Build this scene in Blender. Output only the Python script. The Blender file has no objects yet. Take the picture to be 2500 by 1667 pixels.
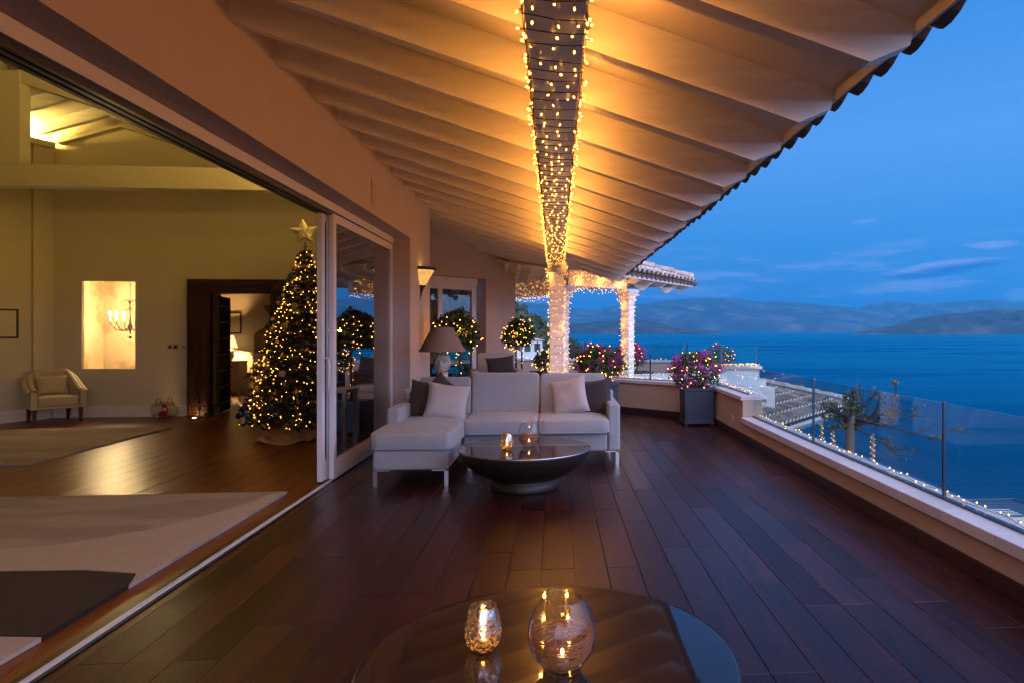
import bpy, bmesh, math, random
from mathutils import Vector, Matrix, noise
random.seed(7)
R = math.radians
C = bpy.context.scene.collection
scene = bpy.context.scene

# ------------------------------------------------------------------ camera
EYE = 1.55
cam_data = bpy.data.cameras.new('camera')
cam = bpy.data.objects.new('camera', cam_data); C.objects.link(cam)
cam.location = (0, 0, EYE)
YAW = math.atan(135/1600)
cam.rotation_euler = (R(90), 0, -YAW)
cam_data.sensor_width = 36; cam_data.lens = 1600/2500*36
cam_data.shift_x = -0.0968; cam_data.shift_y = -0.0098
cam_data.clip_start = 0.05; cam_data.clip_end = 80000
scene.camera = cam
scene.view_settings.view_transform = 'Standard'
scene.view_settings.look = 'None'
scene.view_settings.exposure = 0.0
scene.view_settings.gamma = 1.0
scene.view_settings.use_curve_mapping = False
scene.render.engine = 'CYCLES'
cy = scene.cycles
cy.use_denoising = True
cy.use_adaptive_sampling = True
cy.adaptive_threshold = 0.012
cy.max_bounces = 8; cy.diffuse_bounces = 4; cy.glossy_bounces = 4
cy.transmission_bounces = 6; cy.transparent_max_bounces = 20; cy.volume_bounces = 1
cy.sample_clamp_indirect = 2.5
cy.sample_clamp_direct = 0
cy.caustics_reflective = False; cy.caustics_refractive = False
cy.use_light_tree = True

# ------------------------------------------------------------------ world: dusk sky
world = bpy.data.worlds.new('World'); scene.world = world; world.use_nodes = True
wn, wl = world.node_tree.nodes, world.node_tree.links
wn.clear()
def wnode(t, **k):
    n = wn.new(t)
    for a, b in k.items(): setattr(n, a, b)
    return n
def wmath(op, a, b=None, c=None, clamp=False):
    n = wnode('ShaderNodeMath', operation=op); n.use_clamp = clamp
    for i, v in enumerate((a, b, c)):
        if v is None: continue
        if isinstance(v, (int, float)): n.inputs[i].default_value = v
        else: wl.new(v, n.inputs[i])
    return n.outputs[0]
def wmix(fac, a, b, blend='MIX'):
    n = wnode('ShaderNodeMix', data_type='RGBA', blend_type=blend)
    for s_, v in ((n.inputs['Factor'], fac), (n.inputs[6], a), (n.inputs[7], b)):
        if isinstance(v, (int, float)): s_.default_value = v
        elif isinstance(v, tuple): s_.default_value = (*v, 1)
        else: wl.new(v, s_)
    return n.outputs[2]
SUN_ELEV, SUN_AZ = R(-1.5), R(200)
sky = wnode('ShaderNodeTexSky', sky_type='NISHITA')
sky.sun_disc = False; sky.sun_elevation = SUN_ELEV; sky.sun_rotation = SUN_AZ
sky.altitude = 40; sky.air_density = 1.0; sky.dust_density = 0.3; sky.ozone_density = 3.0
SKY_TINT = (0.34, 0.95, 1.45)
SKY_STRENGTH = 0.10
tc = wnode('ShaderNodeTexCoord')
sep = wnode('ShaderNodeSeparateXYZ'); wl.new(tc.outputs['Generated'], sep.inputs[0])
dx, dy, dz = sep.outputs
ramp = wnode('ShaderNodeValToRGB')
els = ramp.color_ramp.elements
for i, (p, col) in enumerate(((0.0, (.030, .13, .38)), (0.49, (.045, .19, .55)), (0.51, (.062, .275, .76)), (0.56, (.050, .290, .775)),
                              (0.63, (.100, .335, .845)), (0.71, (.050, .255, .72)), (0.85, (.055, .235, .66)), (1.0, (.065, .245, .66)))):
    e = els[i] if i < 2 else els.new(p)
    e.position = p; e.color = (*col, 1)
wl.new(wmath('MULTIPLY_ADD', dz, 0.5, 0.5), ramp.inputs[0])
base_sky = wmix(0.12, ramp.outputs[0], wmix(1.0, sky.outputs[0], SKY_TINT, 'MULTIPLY'))
# thin dusk clouds: stretched noise low over the horizon, and a few longer banks
cmap = wnode('ShaderNodeCombineXYZ')
wl.new(wmath('MULTIPLY', dx, 5.0), cmap.inputs[0]); wl.new(wmath('MULTIPLY', dy, 5.0), cmap.inputs[1]); wl.new(wmath('MULTIPLY', dz, 34.0), cmap.inputs[2])
cn = wnode('ShaderNodeTexNoise'); cn.inputs['Scale'].default_value = 1.5; cn.inputs['Detail'].default_value = 7; cn.inputs['Roughness'].default_value = .58
wl.new(cmap.outputs[0], cn.inputs['Vector'])
def maprange(v, a, b, c=0.0, d=1.0):
    n = wnode('ShaderNodeMapRange'); n.interpolation_type = 'SMOOTHSTEP'
    wl.new(v, n.inputs[0])
    for i, x in enumerate((a, b, c, d)): n.inputs[i+1].default_value = x
    return n.outputs[0]
low = wmath('MULTIPLY', maprange(dz, 0.015, 0.035), maprange(dz, 0.16, 0.07))
cloud = wmath('MULTIPLY', maprange(cn.outputs[0], 0.50, 0.68), low)
wisp = wmath('MULTIPLY', wmath('MULTIPLY', maprange(cn.outputs[0], 0.52, 0.80), maprange(dz, 0.10, 0.22)), 0.22)
def bank(px, py, rx, rz, tilt=0.0):
    u, w = (px-1492)/1600, -(py-809)/1600
    s, c = math.sin(YAW), math.cos(YAW)
    d = Vector((s+u*c, c-u*s, w)).normalized()
    t = Vector((d.y, -d.x, 0)).normalized()
    dot = wmath('ADD', wmath('MULTIPLY', dx, t.x), wmath('MULTIPLY', dy, t.y))
    front = wmath('ADD', wmath('MULTIPLY', dx, d.x), wmath('MULTIPLY', dy, d.y))
    wob = wmath('MULTIPLY_ADD', cn.outputs[0], 0.022, -0.011)
    a = wmath('DIVIDE', dot, rx)
    zz = wmath('ADD', wmath('SUBTRACT', dz, d.z), wmath('MULTIPLY', dot, -tilt))
    b = wmath('DIVIDE', wmath('ADD', zz, wob), rz)
    r2 = wmath('ADD', wmath('MULTIPLY', a, a), wmath('MULTIPLY', b, b))
    m = wmath('MULTIPLY', maprange(r2, 1.15, 0.25), maprange(front, 0.3, 0.5))
    return m, b
m1, b1 = bank(2300, 656, 0.085, 0.0105, 0.10)
m2, b2 = bank(2420, 598, 0.034, 0.0065)
m3, b3 = bank(2110, 540, 0.020, 0.004)
m4, b4 = bank(1735, 670, 0.055, 0.006)
m5, b5 = bank(2492, 722, 0.020, 0.009)
col = wmix(wmath('MULTIPLY', cloud, 0.9), base_sky, (.19, .34, .77))
col = wmix(wisp, col, (.15, .36, .82))
c1 = wmix(maprange(b1, -0.2, 0.55), (.030, .17, .58), (.215, .35, .78))
col = wmix(wmath('MULTIPLY', m1, 1.0), col, c1)
for m_, f_ in ((m2, .75), (m3, .45), (m4, .45), (m5, .6)):
    col = wmix(wmath('MULTIPLY', m_, f_), col, (.21, .35, .80))
# afterglow on the side of the sky where the sun went down, behind the house and the viewer
glow = maprange(wmath('ADD', wmath('ADD', wmath('MULTIPLY', dx, .35), wmath('MULTIPLY', dy, -.89)), wmath('MULTIPLY', dz, .28)), -.25, 1.0)
glow = wmath('MULTIPLY', glow, maprange(dz, -.05, .05))
col = wmix(glow, col, (2.6, 2.5, 3.7))
bg = wnode('ShaderNodeBackground'); wl.new(col, bg.inputs[0]); bg.inputs[1].default_value = 1.16
wo = wnode('ShaderNodeOutputWorld'); wl.new(bg.outputs[0], wo.inputs[0])

# ------------------------------------------------------------------ materials
def nt(name):
    m = bpy.data.materials.new(name); m.use_nodes = True
    m.node_tree.nodes.clear()
    return m, m.node_tree.nodes, m.node_tree.links
def pm(name, colr, rough=.5, metal=0, var=.12, scale=6, stretch=(1, 1, 1), bump=0.0, bscale=40, rand=0.0, coat=0, world=False,
       second=None, sscale=2.0, sthr=(.5, .62), spec=.5, sheen=0, bstretch=None, trans=0, rrand=0.0):
    """principled surface: base colour broken up by noise, own shade per object, fine relief"""
    m, n, l = nt(name)
    out = n.new('ShaderNodeOutputMaterial'); p = n.new('ShaderNodeBsdfPrincipled'); l.new(p.outputs[0], out.inputs[0])
    t = n.new('ShaderNodeTexCoord'); mp = n.new('ShaderNodeMapping'); mp.inputs['Scale'].default_value = stretch
    if world:
        g = n.new('ShaderNodeNewGeometry'); src = g.outputs['Position']
    else: src = t.outputs['Object']
    oi = n.new('ShaderNodeObjectInfo')
    if rand:
        add = n.new('ShaderNodeVectorMath'); add.operation = 'MULTIPLY_ADD'
        l.new(oi.outputs['Random'], add.inputs[0]); add.inputs[1].default_value = (37, 91, 53); l.new(src, add.inputs[2]); src = add.outputs[0]
    l.new(src, mp.inputs[0])
    ns = n.new('ShaderNodeTexNoise'); ns.inputs['Scale'].default_value = scale; ns.inputs['Detail'].default_value = 6; ns.inputs['Roughness'].default_value = .6
    l.new(mp.outputs[0], ns.inputs['Vector'])
    mr = n.new('ShaderNodeMapRange'); l.new(ns.outputs[0], mr.inputs[0])
    mr.inputs[1].default_value = .25; mr.inputs[2].default_value = .75; mr.inputs[3].default_value = 1-var; mr.inputs[4].default_value = 1+var
    val = mr.outputs[0]
    if rrand:
        rr_ = n.new('ShaderNodeMapRange'); fr_ = n.new('ShaderNodeMath'); fr_.operation = 'FRACT'; mu_ = n.new('ShaderNodeMath'); mu_.operation = 'MULTIPLY'; mu_.inputs[1].default_value = 7.31
        l.new(oi.outputs['Random'], mu_.inputs[0]); l.new(mu_.outputs[0], fr_.inputs[0]); l.new(fr_.outputs[0], rr_.inputs[0]); rr_.inputs[3].default_value = rough-rrand*.5; rr_.inputs[4].default_value = rough+rrand
    if rand:
        r2 = n.new('ShaderNodeMapRange'); l.new(oi.outputs['Random'], r2.inputs[0]); r2.inputs[3].default_value = 1-rand; r2.inputs[4].default_value = 1+rand
        mu = n.new('ShaderNodeMath'); mu.operation = 'MULTIPLY'; l.new(val, mu.inputs[0]); l.new(r2.outputs[0], mu.inputs[1]); val = mu.outputs[0]
    basec = None
    if second:
        n2 = n.new('ShaderNodeTexNoise'); n2.inputs['Scale'].default_value = sscale; n2.inputs['Detail'].default_value = 5
        l.new(mp.outputs[0], n2.inputs['Vector'])
        m2 = n.new('ShaderNodeMapRange'); l.new(n2.outputs[0], m2.inputs[0]); m2.inputs[1].default_value = sthr[0]; m2.inputs[2].default_value = sthr[1]
        mxs = n.new('ShaderNodeMix'); mxs.data_type = 'RGBA'; l.new(m2.outputs[0], mxs.inputs['Factor'])
        mxs.inputs[6].default_value = (*colr, 1); mxs.inputs[7].default_value = (*second, 1); basec = mxs.outputs[2]
    mx = n.new('ShaderNodeMix'); mx.data_type = 'RGBA'; mx.blend_type = 'MULTIPLY'; mx.inputs['Factor'].default_value = 1
    if basec: l.new(basec, mx.inputs[6])
    else: mx.inputs[6].default_value = (*colr, 1)
    l.new(val, mx.inputs[7]); l.new(mx.outputs[2], p.inputs['Base Color'])
    p.inputs['Roughness'].default_value = rough
    if rrand: l.new(rr_.outputs[0], p.inputs['Roughness'])
    p.inputs['Metallic'].default_value = metal
    p.inputs['Specular IOR Level'].default_value = spec
    if coat: p.inputs['Coat Weight'].default_value = coat; p.inputs['Coat Roughness'].default_value = .18
    if sheen: p.inputs['Sheen Weight'].default_value = sheen
    if trans: p.inputs['Subsurface Weight'].default_value = 0
    if bump:
        nb = n.new('ShaderNodeTexNoise'); nb.inputs['Scale'].default_value = bscale; nb.inputs['Detail'].default_value = 4
        if bstretch:
            m3 = n.new('ShaderNodeMapping'); m3.inputs['Scale'].default_value = bstretch; l.new(src, m3.inputs[0]); l.new(m3.outputs[0], nb.inputs['Vector'])
        else: l.new(mp.outputs[0], nb.inputs['Vector'])
        b = n.new('ShaderNodeBump'); b.inputs['Strength'].default_value = bump; b.inputs['Distance'].default_value = .01
        l.new(nb.outputs[0], b.inputs['Height']); l.new(b.outputs[0], p.inputs['Normal'])
    return m
def emit(name, colr, strength):
    m, n, l = nt(name)
    out = n.new('ShaderNodeOutputMaterial'); e = n.new('ShaderNodeEmission'); l.new(e.outputs[0], out.inputs[0])
    e.inputs[0].default_value = (*colr, 1); e.inputs[1].default_value = strength
    return m
def glassmat(name, tint=(.93, .97, .97), gain=1.0, ior=1.5, rough=0.0, speck=None):
    m, n, l = nt(name)
    out = n.new('ShaderNodeOutputMaterial'); mix = n.new('ShaderNodeMixShader'); l.new(mix.outputs[0], out.inputs[0])
    tr = n.new('ShaderNodeBsdfTransparent'); tr.inputs[0].default_value = (*tint, 1)
    gl = n.new('ShaderNodeBsdfGlossy'); gl.inputs['Roughness'].default_value = rough
    fr = n.new('ShaderNodeFresnel'); ge = n.new('ShaderNodeNewGeometry'); ir = n.new('ShaderNodeMapRange')
    l.new(ge.outputs['Backfacing'], ir.inputs[0]); ir.inputs[3].default_value = ior; ir.inputs[4].default_value = 1/ior; l.new(ir.outputs[0], fr.inputs[0])
    mu = n.new('ShaderNodeMath'); mu.operation = 'MULTIPLY'; mu.use_clamp = True; l.new(fr.outputs[0], mu.inputs[0]); mu.inputs[1].default_value = gain
    f = mu.outputs[0]
    if speck:
        t = n.new('ShaderNodeTexCoord'); v = n.new('ShaderNodeTexNoise'); v.inputs['Scale'].default_value = speck; v.inputs['Detail'].default_value = 5
        l.new(t.outputs['Object'], v.inputs['Vector'])
        mr = n.new('ShaderNodeMapRange'); l.new(v.outputs[0], mr.inputs[0]); mr.inputs[1].default_value = .40; mr.inputs[2].default_value = .64; mr.inputs[3].default_value = .12; mr.inputs[4].default_value = .92
        mxm = n.new('ShaderNodeMath'); mxm.operation = 'MAXIMUM'; l.new(f, mxm.inputs[0]); l.new(mr.outputs[0], mxm.inputs[1]); f = mxm.outputs[0]
        gl.inputs[0].default_value = (.85, .8, .75, 1)
        b = n.new('ShaderNodeBump'); b.inputs['Strength'].default_value = .35; b.inputs['Distance'].default_value = .004; l.new(v.outputs[0], b.inputs['Height']); l.new(b.outputs[0], gl.inputs['Normal'])
    l.new(f, mix.inputs[0]); l.new(tr.outputs[0], mix.inputs[1]); l.new(gl.outputs[0], mix.inputs[2])
    return m

M = {}
M['render'] = pm('cream_render', (.47, .39, .345), .85, var=.05, scale=3, bump=.15, bscale=90)
M['white_paint'] = pm('white_paint', (.80, .75, .70), .55, var=.07, scale=2.5, stretch=(.8, 9, 9), bump=.16, bscale=16, bstretch=(.8, 14, 14), second=(.74, .68, .62), sscale=1.2, sthr=(.5, .56))
M['gloss_paint'] = pm('gloss_paint', (.74, .68, .66), .22, var=.05, scale=2, stretch=(6, 1, 6), bump=.05, bscale=30)
M['skirt_white'] = pm('white_skirting', (.80, .74, .62), .5, var=.04)
M['thin_cable'] = pm('brown_cable', (.16, .10, .06), .6, var=.1)
M['board'] = pm('painted_board', (.76, .70, .65), .6, var=.05, scale=3, bump=.06)
M['frame'] = pm('white_frame', (.70, .68, .70), .38, var=.03)
M['room_wall'] = pm('room_plaster', (.58, .51, .38), .9, var=.04, scale=1.5)
M['deck'] = pm('dark_hardwood', (.034, .0078, .0064), .29, var=.45, scale=4, stretch=(9, .7, 9), bump=.22, bscale=14, bstretch=(9, .5, 9), rand=.42, rrand=.06, second=(.022, .0062, .0062), sscale=1.3, sthr=(.42, .6), spec=.25)
M['joint'] = pm('dark_joint', (.012, .008, .007), .8, var=.1)
M['oak'] = pm('oiled_oak', (.150, .042, .011), .31, var=.30, scale=4, stretch=(8, .6, 8), bump=.16, bscale=14, bstretch=(9, .5, 9), rand=.16, spec=.5)
M['skirting'] = pm('dark_skirting', (.030, .012, .010), .4, var=.2, scale=3, stretch=(1, 3, 1))
M['coping'] = pm('pale_coping', (.50, .46, .47), .7, var=.08, scale=5, bump=.12, bscale=60, rand=.05)
M['parapet'] = pm('warmlit_cream_render', (.40, .29, .22), .85, var=.06, scale=3, bump=.12, bscale=80)  # cream render with the warm light on its inner face mixed into the colour
M['white_wall'] = pm('whitewashed_wall', (.66, .66, .62), .85, var=.07, scale=2, bump=.1)
M['sofa'] = pm('linen_upholstery', (.28, .295, .325), .9, var=.05, scale=9, bump=.18, bscale=220, sheen=.15)
M['sofa_pillow'] = pm('cream_pillow', (.37, .345, .365), .9, var=.07, scale=7, bump=.3, bscale=25, sheen=.15)
M['dark_pillow'] = pm('charcoal_pillow', (.035, .028, .032), .9, var=.1, scale=7, bump=.25, bscale=25, sheen=.1)
M['chrome'] = pm('brushed_steel', (.62, .62, .64), .28, 1, var=.05)
M['post'] = pm('dark_steel', (.10, .11, .14), .3, 1, var=.05)
M['bowl'] = pm('black_wood_bowl', (.018, .012, .010), .45, var=.35, scale=5, stretch=(1, 1, 7), bump=.3, bscale=25, bstretch=(1, 1, 6))
M['top_glass'] = pm('smoked_top', (.020, .012, .010), .03, var=.12, scale=5, spec=.6, coat=.2)
M['iron'] = pm('aged_iron', (.05, .03, .02), .55, .6, var=.3, scale=20)
M['planter'] = pm('blue_grey_planter', (.019, .030, .054), .55, var=.08, scale=3)
M['leaf'] = pm('leaf_green', (.032, .060, .012), .55, var=.5, scale=8, rand=0)
M['leaf_dark'] = pm('dark_leaf', (.028, .050, .014), .5, var=.5, scale=9)
M['leaf_dry'] = pm('autumn_leaf', (.050, .052, .014), .6, var=.5, scale=6)
M['petal'] = pm('magenta_bract', (.33, .010, .20), .6, var=.4, scale=9)
M['needle'] = pm('fir_needle', (.022, .027, .010), .6, var=.45, scale=6)
M['bark'] = pm('grey_bark', (.17, .135, .11), .9, var=.25, scale=6, stretch=(1, 1, .3), bump=.4, bscale=18)
M['twig'] = pm('brown_twig', (.040, .028, .024), .9, var=.25, scale=9)
M['clay'] = pm('weathered_clay', (.42, .33, .28), .85, var=.35, scale=5, rand=.22, bump=.25, bscale=25, second=(.25, .23, .21), sscale=6, sthr=(.48, .66))
M['clay_aged'] = pm('lichened_clay', (.20, .155, .13), .9, var=.5, scale=5, rand=.35, bump=.25, bscale=25, second=(.10, .095, .085), sscale=6, sthr=(.48, .62))
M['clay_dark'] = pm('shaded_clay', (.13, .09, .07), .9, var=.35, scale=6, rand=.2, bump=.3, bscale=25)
M['mortar'] = pm('white_mortar', (.82, .81, .78), .9, var=.12, scale=9)
M['gutter'] = pm('grey_blue_gutter', (.38, .42, .42), .5, var=.05)
M['cable'] = pm('dark_cable', (.04, .025, .015), .6, var=.1)
M['stem'] = pm('clear_lamp_stem', (.55, .33, .14), .3, var=.05)
M['bulb'] = emit('warm_bulb', (1.0, .43, .075), 14)
M['bulb_small'] = emit('warm_bulb_small', (1.0, .46, .11), 13)
M['bulb_soft'] = emit('warm_bulb_soft', (1.0, .38, .06), 26)
M['flame'] = emit('candle_flame', (1.0, .50, .12), 60)
M['flame_votive'] = emit('votive_flame', (1.0, .50, .12), 60)
M['cove'] = emit('cove_strip', (1.0, .66, .15), 480.0)
M['cove_fill'] = emit('added_fill_strip', (1.0, .66, .15), 210.0)  # glow of the added out-of-view strip that fills the room
M['lampbulb'] = emit('lamp_bulb', (1.0, .56, .20), 3600)
M['sconce_bulb'] = emit('sconce_bulb', (1.0, .50, .14), 160)
M['chandelier_bulb'] = emit('chandelier_bulb', (1.0, .70, .33), 1600)
M['uplight'] = emit('floor_uplight', (1.0, .62, .25), 380)
M['town'] = emit('town_window', (1.0, .75, .6), 3.0)
M['pane'] = glassmat('balustrade_glass', (.86, .95, .95), 1.1, 1.45)
M['door_glass'] = glassmat('door_glass', (.50, .50, .47), 2.6, 1.5)
M['clear'] = glassmat('clear_glass', (.95, .95, .95), 1.5, 1.45)
M['mercury'] = glassmat('mercury_glass', (.95, .72, .45), 1.4, 1.45, .12, speck=60)
M['plastic'] = glassmat('clear_plastic', (.85, .83, .78), 1.3, 1.4, .2)
mm = M['mercury']; n_, l_ = mm.node_tree.nodes, mm.node_tree.links
tl_ = n_.new('ShaderNodeBsdfTranslucent'); tl_.inputs[0].default_value = (.9, .6, .32, 1); ms_ = n_.new('ShaderNodeMixShader'); sp_ = n_.new('ShaderNodeTexNoise'); sp_.inputs['Scale'].default_value = 75; sp_.inputs['Detail'].default_value = 4; tc_ = n_.new('ShaderNodeTexCoord'); l_.new(tc_.outputs['Object'], sp_.inputs['Vector']); mr_ = n_.new('ShaderNodeMapRange'); l_.new(sp_.outputs[0], mr_.inputs[0]); mr_.inputs[1].default_value = .42; mr_.inputs[2].default_value = .62; mr_.inputs[3].default_value = .02; mr_.inputs[4].default_value = .55; l_.new(mr_.outputs[0], ms_.inputs[0])
o_ = [q for q in n_ if q.type == 'OUTPUT_MATERIAL'][0]; old_ = o_.inputs[0].links[0].from_socket
l_.new(old_, ms_.inputs[1]); l_.new(tl_.outputs[0], ms_.inputs[2]); l_.new(ms_.outputs[0], o_.inputs[0])
M['red'] = pm('red_plush', (.38, .02, .015), .9, var=.15)
M['plush'] = pm('white_plush', (.6, .55, .48), .95, var=.1)
M['straw'] = pm('orange_raffia', (.34, .12, .04), .6, var=.3, scale=4)
M['wax'] = pm('candle_wax', (.7, .6, .45), .5, var=.05)
M['rug'] = pm('cream_wool', (.42, .34, .27), .98, var=.10, scale=5, stretch=(1, 3, 1), bump=.9, bscale=110, second=(.33, .265, .21), sscale=.55, sthr=(.46, .54))
M['rug_pale'] = pm('pale_wool', (.47, .39, .30), .98, var=.07, scale=6, bump=.9, bscale=110)
M['rug_dark'] = pm('brown_wool', (.015, .006, .005), .98, var=.2, scale=9, bump=.5, bscale=160)
M['carved'] = pm('carved_dark_wood', (.022, .007, .004), .5, spec=.18, var=.4, scale=14, stretch=(1, 1, .4), bump=.9, bscale=32)
M['dark_wood'] = pm('dark_door_wood', (.012, .005, .0035), .5, spec=.2, var=.4, scale=8, stretch=(3, 3, .4), bump=.4)
M['brass'] = pm('old_brass', (.30, .20, .08), .35, .9, var=.2, scale=20)
M['stripe'] = pm('striped_silk', (.45, .36, .20), .6, var=.16, scale=22, stretch=(4, 4, .15), bump=.1, sheen=.2)
M['brown_leg'] = pm('walnut_leg', (.035, .016, .010), .4, var=.2)
M['cream_lacquer'] = pm('cream_lacquer', (.62, .53, .36), .5, var=.04)
M['knob'] = pm('red_brown_knob', (.12, .02, .012), .4, var=.05)
M['paper'] = pm('drawing_paper', (.62, .55, .40), .9, var=.03, second=(.30, .17, .13), sscale=5, sthr=(.63, .70))
M['paper_plain'] = pm('plain_paper', (.60, .53, .38), .9, var=.03, second=(.35, .28, .18), sscale=9, sthr=(.68, .74))
M['black_frame'] = pm('dark_picture_frame', (.022, .014, .012), .4, var=.1)
M['marble'] = pm('painted_plaster', (.72, .56, .36), .8, var=.06, scale=2, second=(.55, .38, .20), sscale=2.2, sthr=(.52, .64))
M['velvet'] = pm('grey_brown_velvet', (.13, .10, .065), .8, var=.1, sheen=.3)
M['bedding'] = pm('white_bedding', (.70, .64, .55), .9, var=.05, bump=.2, bscale=9)
M['burlap'] = pm('brown_burlap', (.30, .18, .08), .95, var=.2, scale=12, bump=.5, bscale=40)
M['wood_disc'] = pm('pale_wood_disc', (.45, .34, .22), .7, var=.15, scale=9)
M['star'] = pm('felt_star', (.50, .43, .30), .95, var=.1, scale=20, bump=.4)
M['gold'] = pm('gold_bauble', (.62, .42, .14), .16, .9, var=.2, scale=12)
M['blue'] = pm('blue_bauble', (.012, .035, .10), .12, .6, var=.15, scale=9)
M['smoke'] = pm('smoky_bauble', (.12, .09, .06), .1, .8, var=.3, scale=14)
M['lampshade'] = pm('taupe_linen_shade', (.20, .15, .125), .95, var=.06, scale=60, bump=.2, bscale=200)
M['stone'] = pm('weathered_stone', (.50, .45, .39), .9, var=.3, scale=14, bump=.8, bscale=28, second=(.27, .23, .19), sscale=9, sthr=(.5, .62))
M['curtain'] = pm('sheer_curtain', (.30, .27, .25), .9, var=.25, scale=3, stretch=(9, 9, .05))
M['steel_grey'] = pm('grey_switch', (.50, .46, .38), .4, var=.05)
M['black'] = pm('black_plastic', (.012, .012, .014), .4, var=.1)
M['vent'] = pm('vent_grille', (.46, .38, .32), .6, var=.05)
M['blue_table'] = pm('blue_painted_table', (.06, .065, .10), .5, var=.05)
M['chair_fabric'] = pm('armchair_fabric', (.42, .36, .33), .9, var=.06, bump=.2, bscale=180)
M['forest'] = pm('forest_foliage', (.034, .052, .020), .9, var=.6, scale=.35, world=True)
M['cypress'] = pm('cypress_foliage', (.020, .032, .014), .9, var=.4, scale=.5, world=True)
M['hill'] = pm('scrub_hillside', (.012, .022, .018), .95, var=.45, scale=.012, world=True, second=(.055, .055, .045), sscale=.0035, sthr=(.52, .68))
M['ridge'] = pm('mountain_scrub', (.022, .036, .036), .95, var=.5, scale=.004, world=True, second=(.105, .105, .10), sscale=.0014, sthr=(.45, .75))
M['earth'] = pm('rocky_slope', (.05, .055, .03), .95, var=.4, scale=.3, world=True)
M['house'] = pm('white_house', (.70, .68, .64), .8, var=.04)
M['windowdark'] = pm('dark_window', (.05, .06, .08), .2, var=.05)
M['slate'] = pm('teal_pergola', (.06, .10, .12), .6, var=.05)
def shade_lit(name, colr, lo, hi, pattern=None):
    """a lampshade lit from inside: light comes through the cloth or through pierced holes"""
    m, n, l = nt(name)
    out = n.new('ShaderNodeOutputMaterial'); e = n.new('ShaderNodeEmission'); l.new(e.outputs[0], out.inputs[0])
    e.inputs[0].default_value = (*colr, 1)
    t = n.new('ShaderNodeTexCoord')
    if pattern:
        v = n.new('ShaderNodeTexVoronoi'); v.inputs['Scale'].default_value = pattern; v.feature = 'DISTANCE_TO_EDGE'; l.new(t.outputs['Object'], v.inputs['Vector'])
        mr = n.new('ShaderNodeMapRange'); l.new(v.outputs['Distance'], mr.inputs[0]); mr.inputs[1].default_value = .04; mr.inputs[2].default_value = .22; mr.inputs[3].default_value = lo; mr.inputs[4].default_value = hi
        l.new(mr.outputs[0], e.inputs[1])
    else: e.inputs[1].default_value = hi
    return m
M['sconce_shade'] = shade_lit('pierced_sconce_shade', (1.0, .50, .13), .25, 1.9, 85)
M['lit_shade'] = shade_lit('lit_cloth_shade', (1.0, .60, .22), 1, 2.2)
def seamat():
    m, n, l = nt('sea_water')
    out = n.new('ShaderNodeOutputMaterial'); mix = n.new('ShaderNodeMixShader'); l.new(mix.outputs[0], out.inputs[0])
    di = n.new('ShaderNodeBsdfDiffuse'); di.inputs[0].default_value = (.0, .038, .092, 1)
    gl = n.new('ShaderNodeBsdfGlossy'); gl.inputs[0].default_value = (.04, .52, .66, 1); l.new(di.outputs[0], mix.inputs[1]); l.new(gl.outputs[0], mix.inputs[2])
    fr = n.new('ShaderNodeFresnel'); fr.inputs[0].default_value = 1.33
    cap = n.new('ShaderNodeMath'); cap.operation = 'MULTIPLY'; l.new(fr.outputs[0], cap.inputs[0]); cap.inputs[1].default_value = .8; l.new(cap.outputs[0], mix.inputs[0])
    g = n.new('ShaderNodeNewGeometry'); mp = n.new('ShaderNodeMapping'); mp.inputs['Rotation'].default_value = (0, 0, R(-35)); mp.inputs['Scale'].default_value = (.07, .40, 1); l.new(g.outputs['Position'], mp.inputs[0])
    a = n.new('ShaderNodeTexNoise'); a.inputs['Scale'].default_value = 1.0; a.inputs['Detail'].default_value = 7; a.inputs['Roughness'].default_value = .62; a.inputs['Distortion'].default_value = .6; l.new(mp.outputs[0], a.inputs['Vector'])
    b = n.new('ShaderNodeBump'); b.inputs['Strength'].default_value = .55; b.inputs['Distance'].default_value = 1.0; l.new(a.outputs[0], b.inputs['Height'])
    for q in (gl, fr, di): l.new(b.outputs[0], q.inputs['Normal'])
    mp2 = n.new('ShaderNodeMapping'); mp2.inputs['Rotation'].default_value = (0, 0, R(-20)); mp2.inputs['Scale'].default_value = (.0020, .0065, 1); l.new(g.outputs['Position'], mp2.inputs[0])
    c = n.new('ShaderNodeTexNoise'); c.inputs['Scale'].default_value = 1.0; c.inputs['Detail'].default_value = 6; c.inputs['Distortion'].default_value = 1.2; l.new(mp2.outputs[0], c.inputs['Vector'])
    mr = n.new('ShaderNodeMapRange'); l.new(c.outputs[0], mr.inputs[0]); mr.inputs[1].default_value = .35; mr.inputs[2].default_value = .65; mr.inputs[3].default_value = .20; mr.inputs[4].default_value = .38
    l.new(mr.outputs[0], gl.inputs['Roughness'])
    return m
M['sea'] = seamat()

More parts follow.
